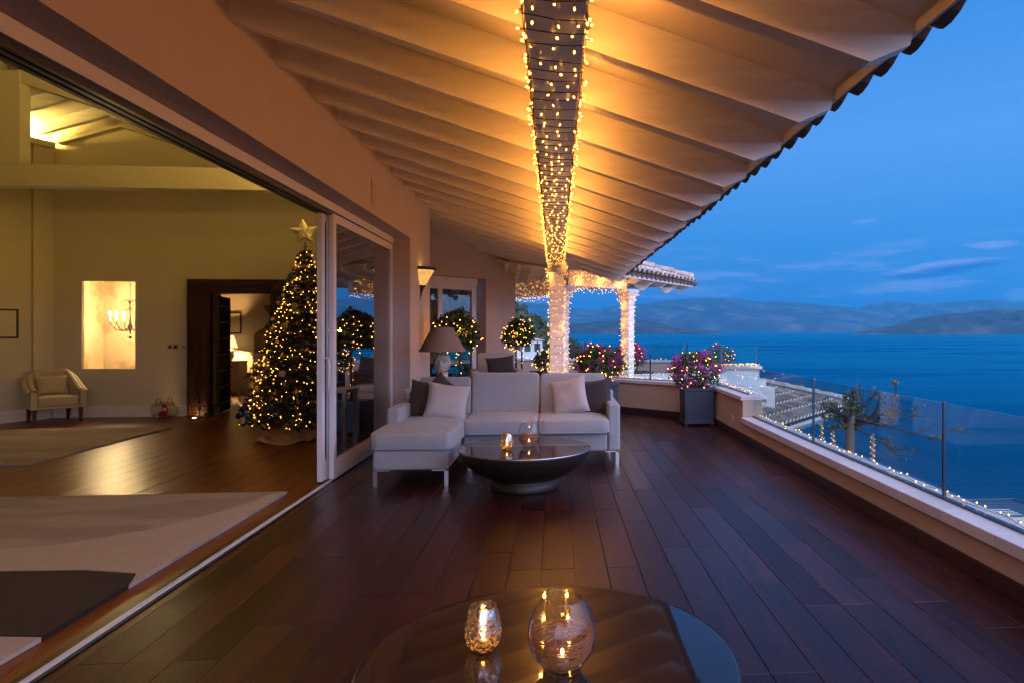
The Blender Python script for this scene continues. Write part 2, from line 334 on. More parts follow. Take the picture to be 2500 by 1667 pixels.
# ------------------------------------------------------------------ mesh helpers
class MB:
    """collects shapes; build() links them as one mesh object"""
    def __init__(s): s.v, s.f, s.m, s.sm = [], [], [], []
    def add(s, vs, fs, mi=0, sm=False):
        o = len(s.v); s.v += [tuple(v) for v in vs]
        for f in fs: s.f.append([i+o for i in f]); s.m.append(mi); s.sm.append(sm)
    def box(s, x0, x1, y0, y1, z0, z1, mi=0):
        s.add([(x0,y0,z0),(x1,y0,z0),(x1,y1,z0),(x0,y1,z0),(x0,y0,z1),(x1,y0,z1),(x1,y1,z1),(x0,y1,z1)],
              [(0,3,2,1),(4,5,6,7),(0,1,5,4),(1,2,6,5),(2,3,7,6),(3,0,4,7)], mi)
    def bbox(s, x0, x1, y0, y1, z0, z1, b=.01, mi=0):
        """box with chamfered edges"""
        bm = bmesh.new(); bmesh.ops.create_cube(bm, size=1)
        for v in bm.verts: v.co = ((x0+x1)/2+v.co.x*(x1-x0), (y0+y1)/2+v.co.y*(y1-y0), (z0+z1)/2+v.co.z*(z1-z0))
        bmesh.ops.bevel(bm, geom=bm.edges[:], offset=b, segments=2, affect='EDGES', profile=.5)
        bm.verts.index_update()
        s.add([v.co[:] for v in bm.verts], [[v.index for v in f.verts] for f in bm.faces], mi); bm.free()
    def obox(s, c, u, v, w, a, b, d, mi=0):
        c, u, v, w = Vector(c), Vector(u)*a, Vector(v)*b, Vector(w)*d
        p = [c+u*i+v*j+w*k for k in (-1,1) for (i,j) in ((-1,-1),(1,-1),(1,1),(-1,1))]
        s.add(p, [(0,3,2,1),(4,5,6,7),(0,1,5,4),(1,2,6,5),(2,3,7,6),(3,0,4,7)], mi)
    def prism(s, poly, d, mi=0):
        """polygon of 3-D points pushed along vector d"""
        n = len(poly); d = Vector(d)
        p = [Vector(q) for q in poly] + [Vector(q)+d for q in poly]
        s.add(p, [list(range(n))[::-1], list(range(n, 2*n))] + [(i, (i+1) % n, n+(i+1) % n, n+i) for i in range(n)], mi)
    def tube(s, pts, r, n=6, mi=0, cap=True, sm=True):
        pts = [Vector(p) for p in pts]; m = len(pts)
        rs = r if isinstance(r, (list, tuple)) else [r]*m
        vs = []; ref = None
        for i, p in enumerate(pts):
            t = (pts[min(i+1, m-1)]-pts[max(i-1, 0)])
            if t.length < 1e-9: t = Vector((0, 0, 1))
            t.normalize()
            if ref is None: ref = Vector((0, 0, 1)) if abs(t.z) < .9 else Vector((1, 0, 0))
            a = (ref - t*ref.dot(t))
            if a.length < 1e-6: a = Vector((1, 0, 0)) - t*t.x
            a.normalize(); ref = a
            b = t.cross(a)
            for k in range(n):
                g = 2*math.pi*k/n; vs.append(p+(a*math.cos(g)+b*math.sin(g))*rs[i])
        fs = [(i*n+k, i*n+(k+1) % n, (i+1)*n+(k+1) % n, (i+1)*n+k) for i in range(m-1) for k in range(n)]
        if cap: fs += [list(range(n))[::-1], [(m-1)*n+k for k in range(n)]]
        s.add(vs, fs, mi, sm)
    def lathe(s, prof, n=24, c=(0, 0, 0), mi=0, sm=True, cap0=False, cap1=False):
        vs = [(c[0]+r*math.cos(2*math.pi*k/n), c[1]+r*math.sin(2*math.pi*k/n), c[2]+z) for r, z in prof for k in range(n)]
        fs = [(i*n+k, i*n+(k+1) % n, (i+1)*n+(k+1) % n, (i+1)*n+k) for i in range(len(prof)-1) for k in range(n)]
        if cap0: fs.append(list(range(n))[::-1])
        if cap1: fs.append([(len(prof)-1)*n+k for k in range(n)])
        s.add(vs, fs, mi, sm)
    def ball(s, c, r, n=8, mi=0, sq=(1, 1, 1)):
        h = n//2; vs = []
        for i in range(h+1):
            a = math.pi*i/h
            for k in range(n):
                g = 2*math.pi*k/n; vs.append((c[0]+r*sq[0]*math.sin(a)*math.cos(g), c[1]+r*sq[1]*math.sin(a)*math.sin(g), c[2]+r*sq[2]*math.cos(a)))
        s.add(vs, [(i*n+k, (i+1)*n+k, (i+1)*n+(k+1) % n, i*n+(k+1) % n) for i in range(h) for k in range(n)], mi, True)
    def octa(s, c, r, mi=0, d=(0, 0, 1), l=1.0):
        d = Vector(d).normalized(); a = d.orthogonal().normalized(); b = d.cross(a); c = Vector(c)
        s.add([c+a*r, c+b*r, c-a*r, c-b*r, c+d*r*l, c-d*r*l], [(0,1,4),(1,2,4),(2,3,4),(3,0,4),(1,0,5),(2,1,5),(3,2,5),(0,3,5)], mi)
    def quad(s, a, b, c, d, mi=0): s.add([a, b, c, d], [(0, 1, 2, 3)], mi)
    def super(s, cx, cy_, cz, w, d, h, e=.22, n=28, m=14, mi=0, puff=0.0, wob=0.0, seed=0):
        """soft rounded block: seat cushions, upholstered bases"""
        vs = []
        def sp(x, p): return math.copysign(abs(x)**p, x)
        for i in range(m+1):
            a = -math.pi/2+math.pi*i/m
            for k in range(n):
                g = 2*math.pi*k/n
                x, y, z = sp(math.cos(a), e)*sp(math.cos(g), e), sp(math.cos(a), e)*sp(math.sin(g), e), sp(math.sin(a), e*1.3)
                if z > 0 and puff: z += puff*(1-x*x)*(1-y*y)
                p = Vector((cx+x*w/2, cy_+y*d/2, cz+z*h/2))
                if wob: p += Vector((1, 1, 1))*wob*noise.noise(p*7+Vector((seed, 0, 0)))
                vs.append(p)
        s.add(vs, [(i*n+k, i*n+(k+1) % n, (i+1)*n+(k+1) % n, (i+1)*n+k) for i in range(m) for k in range(n)], mi, True)
        return [vs[(m//2+1)*n+k] for k in range(n)], [vs[(m//2-1)*n+k] for k in range(n)]
    def grid(s, fn, nu, nv, mi=0, sm=True):
        vs = [fn(i/nu, j/nv) for j in range(nv+1) for i in range(nu+1)]
        s.add(vs, [(j*(nu+1)+i, j*(nu+1)+i+1, (j+1)*(nu+1)+i+1, (j+1)*(nu+1)+i) for j in range(nv) for i in range(nu)], mi, sm)
    def mesh(s, name, mats):
        me = bpy.data.meshes.new(name); me.from_pydata([tuple(v) for v in s.v], [], s.f)
        mats = mats if isinstance(mats, (list, tuple)) else [mats]
        for m in mats: me.materials.append(M[m] if isinstance(m, str) else m)
        me.polygons.foreach_set('material_index', s.m); me.polygons.foreach_set('use_smooth', s.sm); me.update()
        return me
    def build(s, name, mats, parent=None, loc=None, **props):
        o = bpy.data.objects.new(name, s.mesh(name, mats)); C.objects.link(o)
        if loc: o.location = loc
        if parent:
            o.parent = parent
            if not loc and 'worldspace' in props:
                q = parent; off = Vector((0, 0, 0))
                while q: off += q.location; q = q.parent
                o.location = -off
        props.pop('worldspace', None)
        for k, v in props.items(): o[k] = v
        return o
def thing(name, label, category, loc=(0, 0, 0), rz=0.0, group=None):
    o = bpy.data.objects.new(name, None); C.objects.link(o); o.empty_display_size = .1
    o.location = loc; o.rotation_euler = (0, 0, rz); o['label'] = label; o['category'] = category
    if group: o['group'] = group
    return o
def tag(o, label, category, group=None):
    o['label'] = label; o['category'] = category
    if group: o['group'] = group
    return o
def inst(name, me, parent=None, loc=(0, 0, 0), rot=(0, 0, 0), sc=None, **props):
    o = bpy.data.objects.new(name, me); C.objects.link(o); o.location = loc; o.rotation_euler = rot
    if sc: o.scale = sc
    o.parent = parent
    for k, v in props.items(): o[k] = v
    return o
def dup(root, loc, rz, label, group=None):
    r = root.copy(); C.objects.link(r); r.location = loc; r.rotation_euler = (0, 0, rz); r['label'] = label
    if group: r['group'] = group
    for ch in list(root.children):
        c = ch.copy(); C.objects.link(c); c.parent = r
        for g in list(ch.children):
            d = g.copy(); C.objects.link(d); d.parent = c
    return r
S_, C_ = math.sin(YAW), math.cos(YAW)
def sight(px, py):
    u, w = (px-1492)/1600, -(py-809)/1600
    return Vector((S_+u*C_, C_-u*S_, w))
def at_depth(px, py, zc):
    d = sight(px, py); return Vector((0, 0, EYE)) + d*zc

# ------------------------------------------------------------------ sea, far land, haze
SEA = -32.0
def struct(name, mb, mat, kind='structure', **k):
    o = mb.build(name, mat, **k); o['kind'] = kind; return o
b = MB(); b.quad((-30000, -4000, SEA), (30000, -4000, SEA), (30000, 30000, SEA), (-30000, 30000, SEA)); struct('sea', b, 'sea')
def lerp_prof(prof, x):
    for (a, ya), (c, yc) in zip(prof, prof[1:]):
        if x <= c: return ya + (yc-ya)*max(0, (x-a))/(c-a)
    return prof[-1][1]
def fbm(p, o=5):
    s, a = 0, 1
    for i in range(o): s += a*noise.noise(p); p = p*2.03+Vector((7.1, 3.3, 1.7)); a *= .5
    return s
def land(name, prof, dist, deep, mat, seed, n=160, rows=26, jag=.06, face=.5):
    """a mountain: its crest follows the skyline, its slope runs down to the shore in front of it"""
    b = MB(); x0, x1 = prof[0][0], prof[-1][0]
    def fn(u, v):
        px = x0+(x1-x0)*u; d = sight(px, 809); g = Vector((d.x, d.y, 0))
        zc = dist + deep*v
        crest = (EYE - SEA) + (809-lerp_prof(prof, px))/1600*(dist+deep)
        p = g*zc
        q = Vector((p.x, p.y, 0))/(deep*.55)+Vector((seed, 0, 0))
        ridge = 1-abs(fbm(q*1.3, 5))
        k = v**face*(1+.0*v)
        k = k*(1-.34*(1-v)*(1-ridge)*2*min(1, v*4))
        h = crest*max(0, min(1, k)) + crest*jag*fbm(q*6, 4)*min(1, v*3)*(1-.7*v)
        return (p.x, p.y, SEA-2+max(0, h))
    b.grid(fn, n, rows)
    def back(u, v):
        x, y, z = fn(u, 1.0); q = Vector((x, y, 0))*(1+.12*v); return (q.x, q.y, z+(SEA-4-z)*v)
    b.grid(back, n, 4)
    return struct(name, b, mat)
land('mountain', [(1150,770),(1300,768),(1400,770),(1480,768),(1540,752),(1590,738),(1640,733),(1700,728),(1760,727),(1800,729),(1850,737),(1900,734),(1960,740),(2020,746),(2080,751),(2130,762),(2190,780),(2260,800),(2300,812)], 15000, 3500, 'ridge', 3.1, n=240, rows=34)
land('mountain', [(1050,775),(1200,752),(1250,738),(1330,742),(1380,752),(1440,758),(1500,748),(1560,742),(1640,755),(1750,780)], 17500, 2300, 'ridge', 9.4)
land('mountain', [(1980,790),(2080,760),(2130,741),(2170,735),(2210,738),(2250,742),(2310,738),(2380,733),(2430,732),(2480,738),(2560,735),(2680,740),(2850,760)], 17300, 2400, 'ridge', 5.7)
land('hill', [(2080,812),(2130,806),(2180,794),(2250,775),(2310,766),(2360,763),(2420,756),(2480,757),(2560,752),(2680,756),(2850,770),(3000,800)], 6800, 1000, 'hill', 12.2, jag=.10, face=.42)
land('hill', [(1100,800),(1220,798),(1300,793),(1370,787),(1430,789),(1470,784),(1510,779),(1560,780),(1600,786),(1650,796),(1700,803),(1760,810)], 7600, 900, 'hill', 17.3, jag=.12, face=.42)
# houses of the far town, some with lit windows
b = MB(); rt = random.Random(3)
for i in range(150):
    px = rt.choice([rt.uniform(1900, 2118), rt.uniform(1985, 2118), rt.uniform(1700, 1900)]); d = sight(px, 809); zc = 15080+rt.uniform(0, 330); p = Vector((d.x, d.y, 0))*zc
    w = rt.uniform(8, 17); z = SEA + 18 + (zc-15080)*.16*(1 if px > 1900 else .3); lit = rt.random() < .28
    b.box(p.x-w, p.x+w, p.y-8, p.y+8, z-20, z+rt.uniform(4, 10), 1 if lit else 0)
o = b.build('town_houses', ['house', 'town'], kind='stuff')
# haze box round everything
b = MB(); b.box(-31500, 31500, -4500, 31500, SEA-3, 1080)
hz = b.build('haze', [], kind='stuff')
hm, hn, hl = nt('dusk_haze'); ho = hn.new('ShaderNodeOutputMaterial'); hv = hn.new('ShaderNodeVolumePrincipled')
hv.inputs['Color'].default_value = (.10, .72, 1.0, 1); hv.inputs['Density'].default_value = 5.2e-5; hv.inputs['Anisotropy'].default_value = .7
hl.new(hv.outputs[0], ho.inputs['Volume']); hz.data.materials.append(hm)

# ground under the villa: falls to the shore
def ground(x, y):
    z = -6.0
    if x > 8: z -= (x-8)*1.6
    if y > 34: z -= (y-34)*.30
    if x < -20: z += (-20-x)*.10
    return max(SEA-2, z + 1.2*fbm(Vector((x*.05, y*.05, 0)), 4)*(1 if x > 8 or y > 34 else .1))
b = MB(); b.grid(lambda u, v: ((x := -160+u*220), (y := -60+v*300), ground(x, y)), 110, 120); struct('ground', b, 'earth')
# wooded hillside along the coast to the left
hp = [(900,600),(1100,690),(1200,722),(1258,747),(1300,772),(1342,800),(1385,838),(1440,868),(1480,882)]
def hillside(u, v):
    px = 900+580*u; d = sight(px, 809); g = Vector((d.x, d.y, 0))
    zc = 45 + (310-170*u-45)*v
    crest = EYE+(809-lerp_prof(hp, px))/1600*(310-170*u)-3.0
    z = -10+(crest+10)*v**1.6 + 1.2*fbm(g*zc*.05, 3)*min(1, 3*v)
    return Vector((g.x*zc, g.y*zc, z))
b = MB(); b.grid(hillside, 60, 40)
def hb(u, v):
    p = hillside(u, 1.0); return (p.x*(1+.5*v), p.y*(1+.5*v), p.z+(SEA-2-p.z)*v)
b.grid(hb, 60, 5); struct('hillside', b, 'earth')
rf = random.Random(11)
def clump(b, c, r, rnd, n=3):
    c = Vector(c)
    for _ in range(n):
        o = Vector((rnd.uniform(-.6, .6), rnd.uniform(-.6, .6), rnd.uniform(-.1, .7)))*r
        bm = bmesh.new(); bmesh.ops.create_icosphere(bm, subdivisions=1, radius=r*rnd.uniform(.45, .75)); bm.verts.index_update()
        b.add([c+o+v.co*(1+rnd.uniform(-.35, .35)) for v in bm.verts], [[v.index for v in f.verts] for f in bm.faces]); bm.free()
b = MB()
for i in range(6500):
    u = rf.uniform(.58, 1); v = rf.uniform(.08, 1)**.62
    p = hillside(u, v); rr = rf.uniform(.6, 1.7)*(.25+.75*v)*(1 if rf.random() < .9 else 1.5); hh = rr*rf.uniform(.8, 1.9)
    for q in range(15):
        d = Vector((rf.gauss(0, 1), rf.gauss(0, 1), rf.gauss(0, 1))).normalized(); c = p+Vector((d.x*rr*.8, d.y*rr*.8, hh*.7+d.z*hh*.8)); s_ = rr*rf.uniform(.25, .5)
        a = Vector((rf.gauss(0, 1), rf.gauss(0, 1), rf.gauss(0, .6))).normalized(); w = a.orthogonal().normalized()
        b.add([c-a*s_, c+w*s_*.9, c+a*s_, c-w*s_*.7+a*s_*.2], [(0, 1, 2, 3)])
b.build('forest', 'forest', kind='stuff')
def cypress(px, py_top, zc, h, label):
    p = at_depth(px, py_top, zc); p.z -= h
    t = thing('cypress_tree', label, 'tree', p, group='cypresses on the wooded slope')
    b = MB(); r = random.Random(px)
    for i in range(int(26)):
        k = i/25; rr = h*.10*(1-k)**.6*(1 if k > .08 else .6)+h*.012
        for j in range(4):
            g = r.uniform(0, 6.28); clump(b, (math.cos(g)*rr*.55, math.sin(g)*rr*.55, h*(.06+.92*k)), max(.10, rr*.62), r, 1)
    b.build('crown', 'cypress', t)
    b = MB(); b.tube([(0, 0, -1), (0, 0, h*.2)], h*.015); b.build('trunk', 'bark', t)
for a in ((1392, 820, 125, 11, 'tallest dark cypress in the clump just right of the light wrapped column'), (1401, 827, 128, 9, 'shorter cypress second in the clump right of the light wrapped column'),
          (1411, 830, 122, 9.5, 'slim pointed cypress standing apart nearest the sea'), (1298, 762, 270, 9, 'lone cypress rising above the skyline of the left wooded hill'),
          (1322, 788, 250, 9, 'small cypress low on the left hill skyline near the column')):
    cypress(*a)
def far_house(px, py, zc, w, h, label, dorm=3):
    p = at_depth(px, py, zc)
    t = thing('house', label, 'house', p)
    b = MB(); b.box(-w/2, w/2, 0, w*.8, -3, h); b.build('wall', 'house', t)
    b = MB(); b.prism([(-w/2-.3, -.3, h), (w/2+.3, -.3, h), (0, -.3, h+w*.14)], (0, w*.8+.6, 0)); b.build('roof', 'clay', t)
    for k in range(dorm):
        x = -w/2+w*(k+.5)/dorm
        f = MB(); f.box(x-w*.10, x+w*.10, -.06, .02, h*.28, h*.80); fo = f.build('window', 'windowdark', t)
        f = MB(); f.box(x-w*.12, x+w*.12, -.10, .0, h*.80, h*.86); f.build('lintel', 'house', fo)
far_house(1288, 868, 95, 4.2, 2.2, 'white house with dark windows on the slope between the topiary and the potted bush')
far_house(1326, 812, 230, 5.5, 2.2, 'small pale house high on the wooded hill left of the column', 2)
far_house(1339, 816, 240, 5.0, 2.6, 'white house on the wooded hill partly behind the column', 2)

# ------------------------------------------------------------------ deck and its planks
deckpoly = [(-2.29, -3), (2.66, -3), (2.66, 11.2), (.6, 13.3), (3.2, 16.2), (4.3, 20.3), (-1.5, 22.8), (-4.5, 22.8), (-4.5, 11), (-2.29, 11)]
b = MB(); b.prism([(x, y, -.25) for x, y in deckpoly], (0, 0, .235)); deck = struct('deck', b, 'joint')
pl_cache = {}
def plank_mesh(w, l, mat, th=.022):
    key = (round(w, 4), round(l, 3), mat)
    if key not in pl_cache:
        b = MB(); c = .0022; x, y = w/2, l/2
        vs = [(-x, -y, -th), (x, -y, -th), (x, y, -th), (-x, y, -th), (-x, -y, -c), (x, -y, -c), (x, y, -c), (-x, y, -c), (-x+c, -y+c, 0), (x-c, -y+c, 0), (x-c, y-c, 0), (-x+c, y-c, 0)]
        b.add(vs, [(0, 1, 5, 4), (1, 2, 6, 5), (2, 3, 7, 6), (3, 0, 4, 7), (4, 5, 9, 8), (5, 6, 10, 9), (6, 7, 11, 10), (7, 4, 8, 11), (8, 9, 10, 11)])
        pl_cache[key] = b.mesh('plank', mat)
    return pl_cache[key]
PW = .2127; rp = random.Random(5)
nm = 0
for k in range(-11, 13):
    xc = -.092 + PW*(k+.5)
    xa, xb = max(xc-PW/2, -2.285), min(xc+PW/2, 2.645)
    if xb-xa < .03: continue
    y = -.6 - rp.choice([0, .35, .7, 1.05]); yend = min(13.6-max(xa, 0), 12.8) if xa > -2 else 11.0
    while y < yend:
        l = rp.choice([1.05, 1.4, 1.4, 1.75]); l = round(l, 2)
        if y+l > 1.2:
            inst('plank', plank_mesh(xb-xa-.0022, l-.0022, 'deck'), deck, ((xa+xb)/2, y+l/2, rp.uniform(-.0012, .0)))
            nm += 1
        y += l
# ------------------------------------------------------------------ interior floor
b = MB(); b.prism([(x, y, -.2) for x, y in ((-2.29, -3), (-2.29, 9.6), (-2.6, 12.7), (-4.7, 12.7), (-4.7, 17.6), (-9.4, 17.6), (-9.4, 15.1), (-7.34, 15.1), (-7.34, 12.75), (-13, 12.75), (-13, -3))], (0, 0, .178)); room_floor = struct('room_floor', b, 'joint')
OW = .232
for k in range(0, 33):
    xb = -2.40-OW*k; xa = xb-OW
    y = -.3-rp.choice([0, .5, 1.0]) + (2.2 if k > 3 else 0) + (1.0 if k > 12 else 0)
    while y < 12.6:
        l = rp.choice([1.6, 2.1, 2.6])
        if y+l > 12.62: l = max(.2, round(12.64-y, 2))
        inst('plank', plank_mesh(OW-.003, l-.003, 'oak'), room_floor, ((xa+xb)/2, y+l/2, rp.uniform(-.0008, 0)))
        nm += 1; y += l
for k in range(0, 20):
    xb = -4.75-OW*k; xa = xb-OW
    if k < 11: inst('plank', plank_mesh(OW-.003, 2.4-.003, 'oak'), room_floor, ((xa+xb)/2, 13.9, 0))
    inst('plank', plank_mesh(OW-.003, 2.4-.003, 'oak'), room_floor, ((xa+xb)/2, 16.3, 0))
print('planks', nm)

# ------------------------------------------------------------------ house facade
XW, XD = -2.066, -2.29
hw = thing('house_wall', 'cream rendered terrace wall framing the wide sliding door opening', 'wall', (XW, 9.5, 0))
b = MB()
b.box(-2.50, XW, -3, 9.53, 2.875, 3.80)           # over the opening
b.box(-2.50, XW, 9.53, 11.0, 0, 3.80)             # pier
b.box(-3.2, -2.50, 10.8, 11.0, 0, 3.8)
b.box(-3.2, -3.0, 11.0, 14.6, 0, 4.0)
b.build('wall', 'render', hw, worldspace=1)
b = MB(); b.bbox(XW, XW+.012, 7.55, 7.72, 2.98, 3.26, .004)
for i in range(8): b.box(XW+.012, XW+.018, 7.565, 7.705, 3.0+i*.03, 3.012+i*.03)
# vent: placed where the photograph shows it on the wall above the opening
ve = b.build('vent', 'vent', hw, worldspace=1)
b = MB(); b.bbox(XW-.0, XW+.018, 9.53, 11.0, 0, .12, .004); b.build('skirting', 'skirting', hw, worldspace=1)
# sliding doors
hd = thing('door_head', 'long white sliding door head and track above the opening', 'door track', (XD, 6, 2.78))
b = MB(); b.box(-2.43, XD, -3, 9.50, 2.79, 2.872); b.build('head_board', 'frame', hd, worldspace=1)
b = MB()
for x in (-2.33, -2.385, -2.44): b.box(x-.016, x+.016, -3, 9.48, 2.755, 2.789)
b.build('track', 'black', hd, worldspace=1)
si = thing('door_sill', 'pale metal sliding door sill along the terrace threshold', 'door sill', (XD, 3, 0))
b = MB(); b.box(-2.350, -2.324, -3, 9.5, -.012, .012); b.build('rail', 'frame', si, worldspace=1)
b = MB(); b.box(-2.316, -2.291, -3, 9.5, -.02, .004); b.build('outer_strip', 'post', si, worldspace=1)
b = MB(); b.box(-2.402, -2.36, -3, 9.5, -.018, .004); b.build('inner_strip', 'post', si, worldspace=1)
def leaf(x, y0, y1, label, handle=False, screws=False, st=.10):
    t = thing('sliding_door', label, 'sliding door', (x, y0, 0))
    b = MB(); z0, z1 = .02, 2.775
    b.bbox(x-.025, x+.025, y0, y0+st, z0, z1, .004); b.bbox(x-.025, x+.025, y1-st, y1, z0, z1, .004)
    b.box(x-.024, x+.024, y0+st, y1-st, z0, z0+.20); b.box(x-.024, x+.024, y0+st, y1-st, z1-.09, z1)
    b.build('frame', 'frame', t, worldspace=1)
    b = MB(); b.box(x-.008, x+.008, y0+st-.004, y1-st+.004, z0+.196, z1-.086); b.build('pane', 'door_glass', t, worldspace=1)
    if handle:
        b = MB(); yy = y0+.045; b.tube([(x+.025, yy, 1.28), (x+.07, yy-.01, 1.28), (x+.085, yy-.015, 1.22), (x+.08, yy-.005, 1.05), (x+.072, yy+.01, .90)], [.011, .012, .013, .012, .009], 8)
        b.bbox(x+.025, x+.034, yy-.02, yy+.02, 1.20, 1.34, .003); b.build('handle', 'frame', t, worldspace=1)
    return t
leaf(-2.325, 7.03, 9.50, 'fixed white framed glass door reflecting the terrace beside the sofa', st=.085)
leaf(-2.40, 6.90, 9.20, 'white framed glass door slid open behind the fixed one, with curved handle', True, st=.095)
b = MB()
for i in range(9): b.ball((-2.362, 7.012, .25+.28*i), .008, 6)
b.box(-2.375, -2.351, 7.02, 7.03, .02, 2.77)
b.build('door_gasket', 'chrome', hd, worldspace=1)
# curtain seen through the fixed door
b = MB(); b.grid(lambda u, v: (-2.62-.035*math.sin(u*34)-.02*math.sin(u*13), 8.35+.95*u, .03+2.7*v), 90, 2)
tag(b.build('curtain', 'curtain'), 'grey curtain hanging in folds inside the fixed glass door', 'curtain')

# wing wall at forty five degrees with its own sliding door
WO, WU = Vector((-2.27, 14.99, 0)), Vector((.72, .694, 0)).normalized(); WN = Vector((WU.y, -WU.x, 0))
def W(t, n, z): return WO+WU*t+WN*n+Vector((0, 0, z))
ww = thing('wing_wall', 'angled cream wall behind the seating with a glass door', 'wall', WO)
b = MB()
def wbox(b, t0, t1, n0, n1, z0, z1, mi=0): b.obox(W((t0+t1)/2, (n0+n1)/2, (z0+z1)/2), WU, WN, (0, 0, 1), (t1-t0)/2, (n1-n0)/2, (z1-z0)/2, mi)
wbox(b, -1.3, 1.775, -.35, 0, 2.78, 4.2); wbox(b, .884, 1.775, -.35, 0, 0, 2.779); wbox(b, 1.60, 1.775, -2.6, -.351, 0, 4.2)
b.build('wall', 'render', ww, worldspace=1)
wd = thing('sliding_door', 'two pane white sliding door in the angled wall with string light reflections', 'sliding door', WO)
b = MB()
wbox(b, -1.3, .70, -.30, -.10, 2.60, 2.77); b.build('head_board', 'frame', wd, worldspace=1)
b = MB()
wbox(b, .60, .72, -.24, -.16, 0, 2.60); wbox(b, -.32, -.21, -.24, -.16, 0, 2.60); wbox(b, -1.3, -1.2, -.24, -.16, 0, 2.60)
wbox(b, -.21, .60, -.235, -.165, 2.50, 2.599); wbox(b, -1.2, -.32, -.235, -.165, 2.50, 2.599); wbox(b, -.21, .60, -.235, -.165, 0, .14); wbox(b, -1.2, -.32, -.235, -.165, 0, .14)
b.build('frame', 'frame', wd, worldspace=1)
for a, c in ((-.205, .595), (-1.195, -.325)):
    b = MB(); wbox(b, a, c, -.205, -.195, .141, 2.499); b.build('pane', 'door_glass', wd, worldspace=1)
b = MB(); b.grid(lambda u, v: W(-1.2+1.85*u, -.42-.03*math.sin(u*60), .03+2.6*v), 110, 2)
tag(b.build('curtain', 'curtain'), 'sheer curtain behind the glass door in the angled wall', 'curtain')
b = MB(); wbox(b, -1.4, 1.7, -2.6, -2.5, 0, 3); struct('back_room_wall', b, 'room_wall')

# ------------------------------------------------------------------ terrace roof
PITCH = .313
def zb(x): return 2.523+PITCH*(1.13-x)          # underside of the rafters
roof = thing('terrace_roof', 'white boarded terrace roof with deep rafters and clay eave tiles', 'roof', (0, 6, 2.7))
rb = {}
def rafter_mesh(x0):
    if x0 not in rb:
        b = MB(); t = .084; zt = lambda x: zb(x)+.205
        b.prism([(x0, 0, zb(x0)), (1.13, 0, zb(1.13)), (1.283, 0, zt(1.302)-.085), (1.302, 0, zt(1.302)), (x0, 0, zt(x0))], (0, t, 0)); rb[x0] = b.mesh('rafter', 'white_paint')
    return rb[x0]
for k in range(-5, 22):
    y = 2.28+.69*k
    if y < 14.0: x0 = -2.10 if y < 11.2 else -2.98
    else: x0 = -2.98
    if y > 14.0: continue
    inst('rafter', rafter_mesh(x0), roof, (0, y-6, -2.7))
b = MB(); b.prism([(-2.98, 0, zb(-2.98)), (.62, 0, zb(.62)), (.62, 0, zb(.62)+.205), (-2.98, 0, zb(-2.98)+.205)], (0, .084, 0)); rshort = b.mesh('rafter', 'white_paint')
for k in range(17, 24): inst('rafter', rshort, roof, (0, 2.28+.69*k-6, -2.7))
b = MB()
for xa, xb_, ye in ((1.30, .60, 14.2), (.599, -3.2, 18.6)): b.prism([(xa, -3, zb(xa)+.206), (xb_, -3, zb(xb_)+.206), (xb_, -3, zb(xb_)+.222), (xa, -3, zb(xa)+.222)], (0, ye+3, 0))
b.build('soffit', 'board', roof, worldspace=1)
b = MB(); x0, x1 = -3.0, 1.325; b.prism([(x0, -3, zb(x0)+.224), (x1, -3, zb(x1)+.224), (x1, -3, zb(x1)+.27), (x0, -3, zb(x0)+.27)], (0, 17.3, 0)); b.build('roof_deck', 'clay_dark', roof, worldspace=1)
b = MB(); b.box(1.304, 1.316, -3, 14.1, zb(1.31)+.165, zb(1.31)+.222); b.build('fascia', 'white_paint', roof, worldspace=1)
def tile_mesh(r0, r1, l, up=True, mat='clay', th=.014, n=7):
    """half round clay tile running along -x from its mouth at x=0, tapered"""
    b = MB(); vs = []
    for (x, r) in ((0, r0), (-l, r1)):
        for q in (r, r-th):
            for k in range(n+1):
                g = math.pi*k/n; vs.append((x, math.cos(g)*q, math.sin(g)*q*(1 if up else -1)))
    m = n+1
    fs = []
    for k in range(n):
        fs += [(k, k+1, 2*m+k+1, 2*m+k), (m+k+1, m+k, 3*m+k, 3*m+k+1), (k+1, k, m+k, m+k+1)]
    fs += [(0, 2*m, 3*m, m), (n, m+n, 3*m+n, 2*m+n)]
    b.add(vs, fs, 0, False)
    return b.mesh('roof_tile', mat)
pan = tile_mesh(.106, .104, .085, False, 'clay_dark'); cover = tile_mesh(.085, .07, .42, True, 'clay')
tilt = math.atan(PITCH)
for k in range(-12, 56):
    y = 2.0+.225*k
    if y > 13.9: break
    jit = random.uniform(-.012, .012)
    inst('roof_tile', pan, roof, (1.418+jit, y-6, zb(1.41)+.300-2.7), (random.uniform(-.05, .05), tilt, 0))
    inst('roof_tile', cover, roof, (1.405-jit, y+.1125-6, zb(1.41)+.335-2.7), (random.uniform(-.05, .05), tilt, 0))
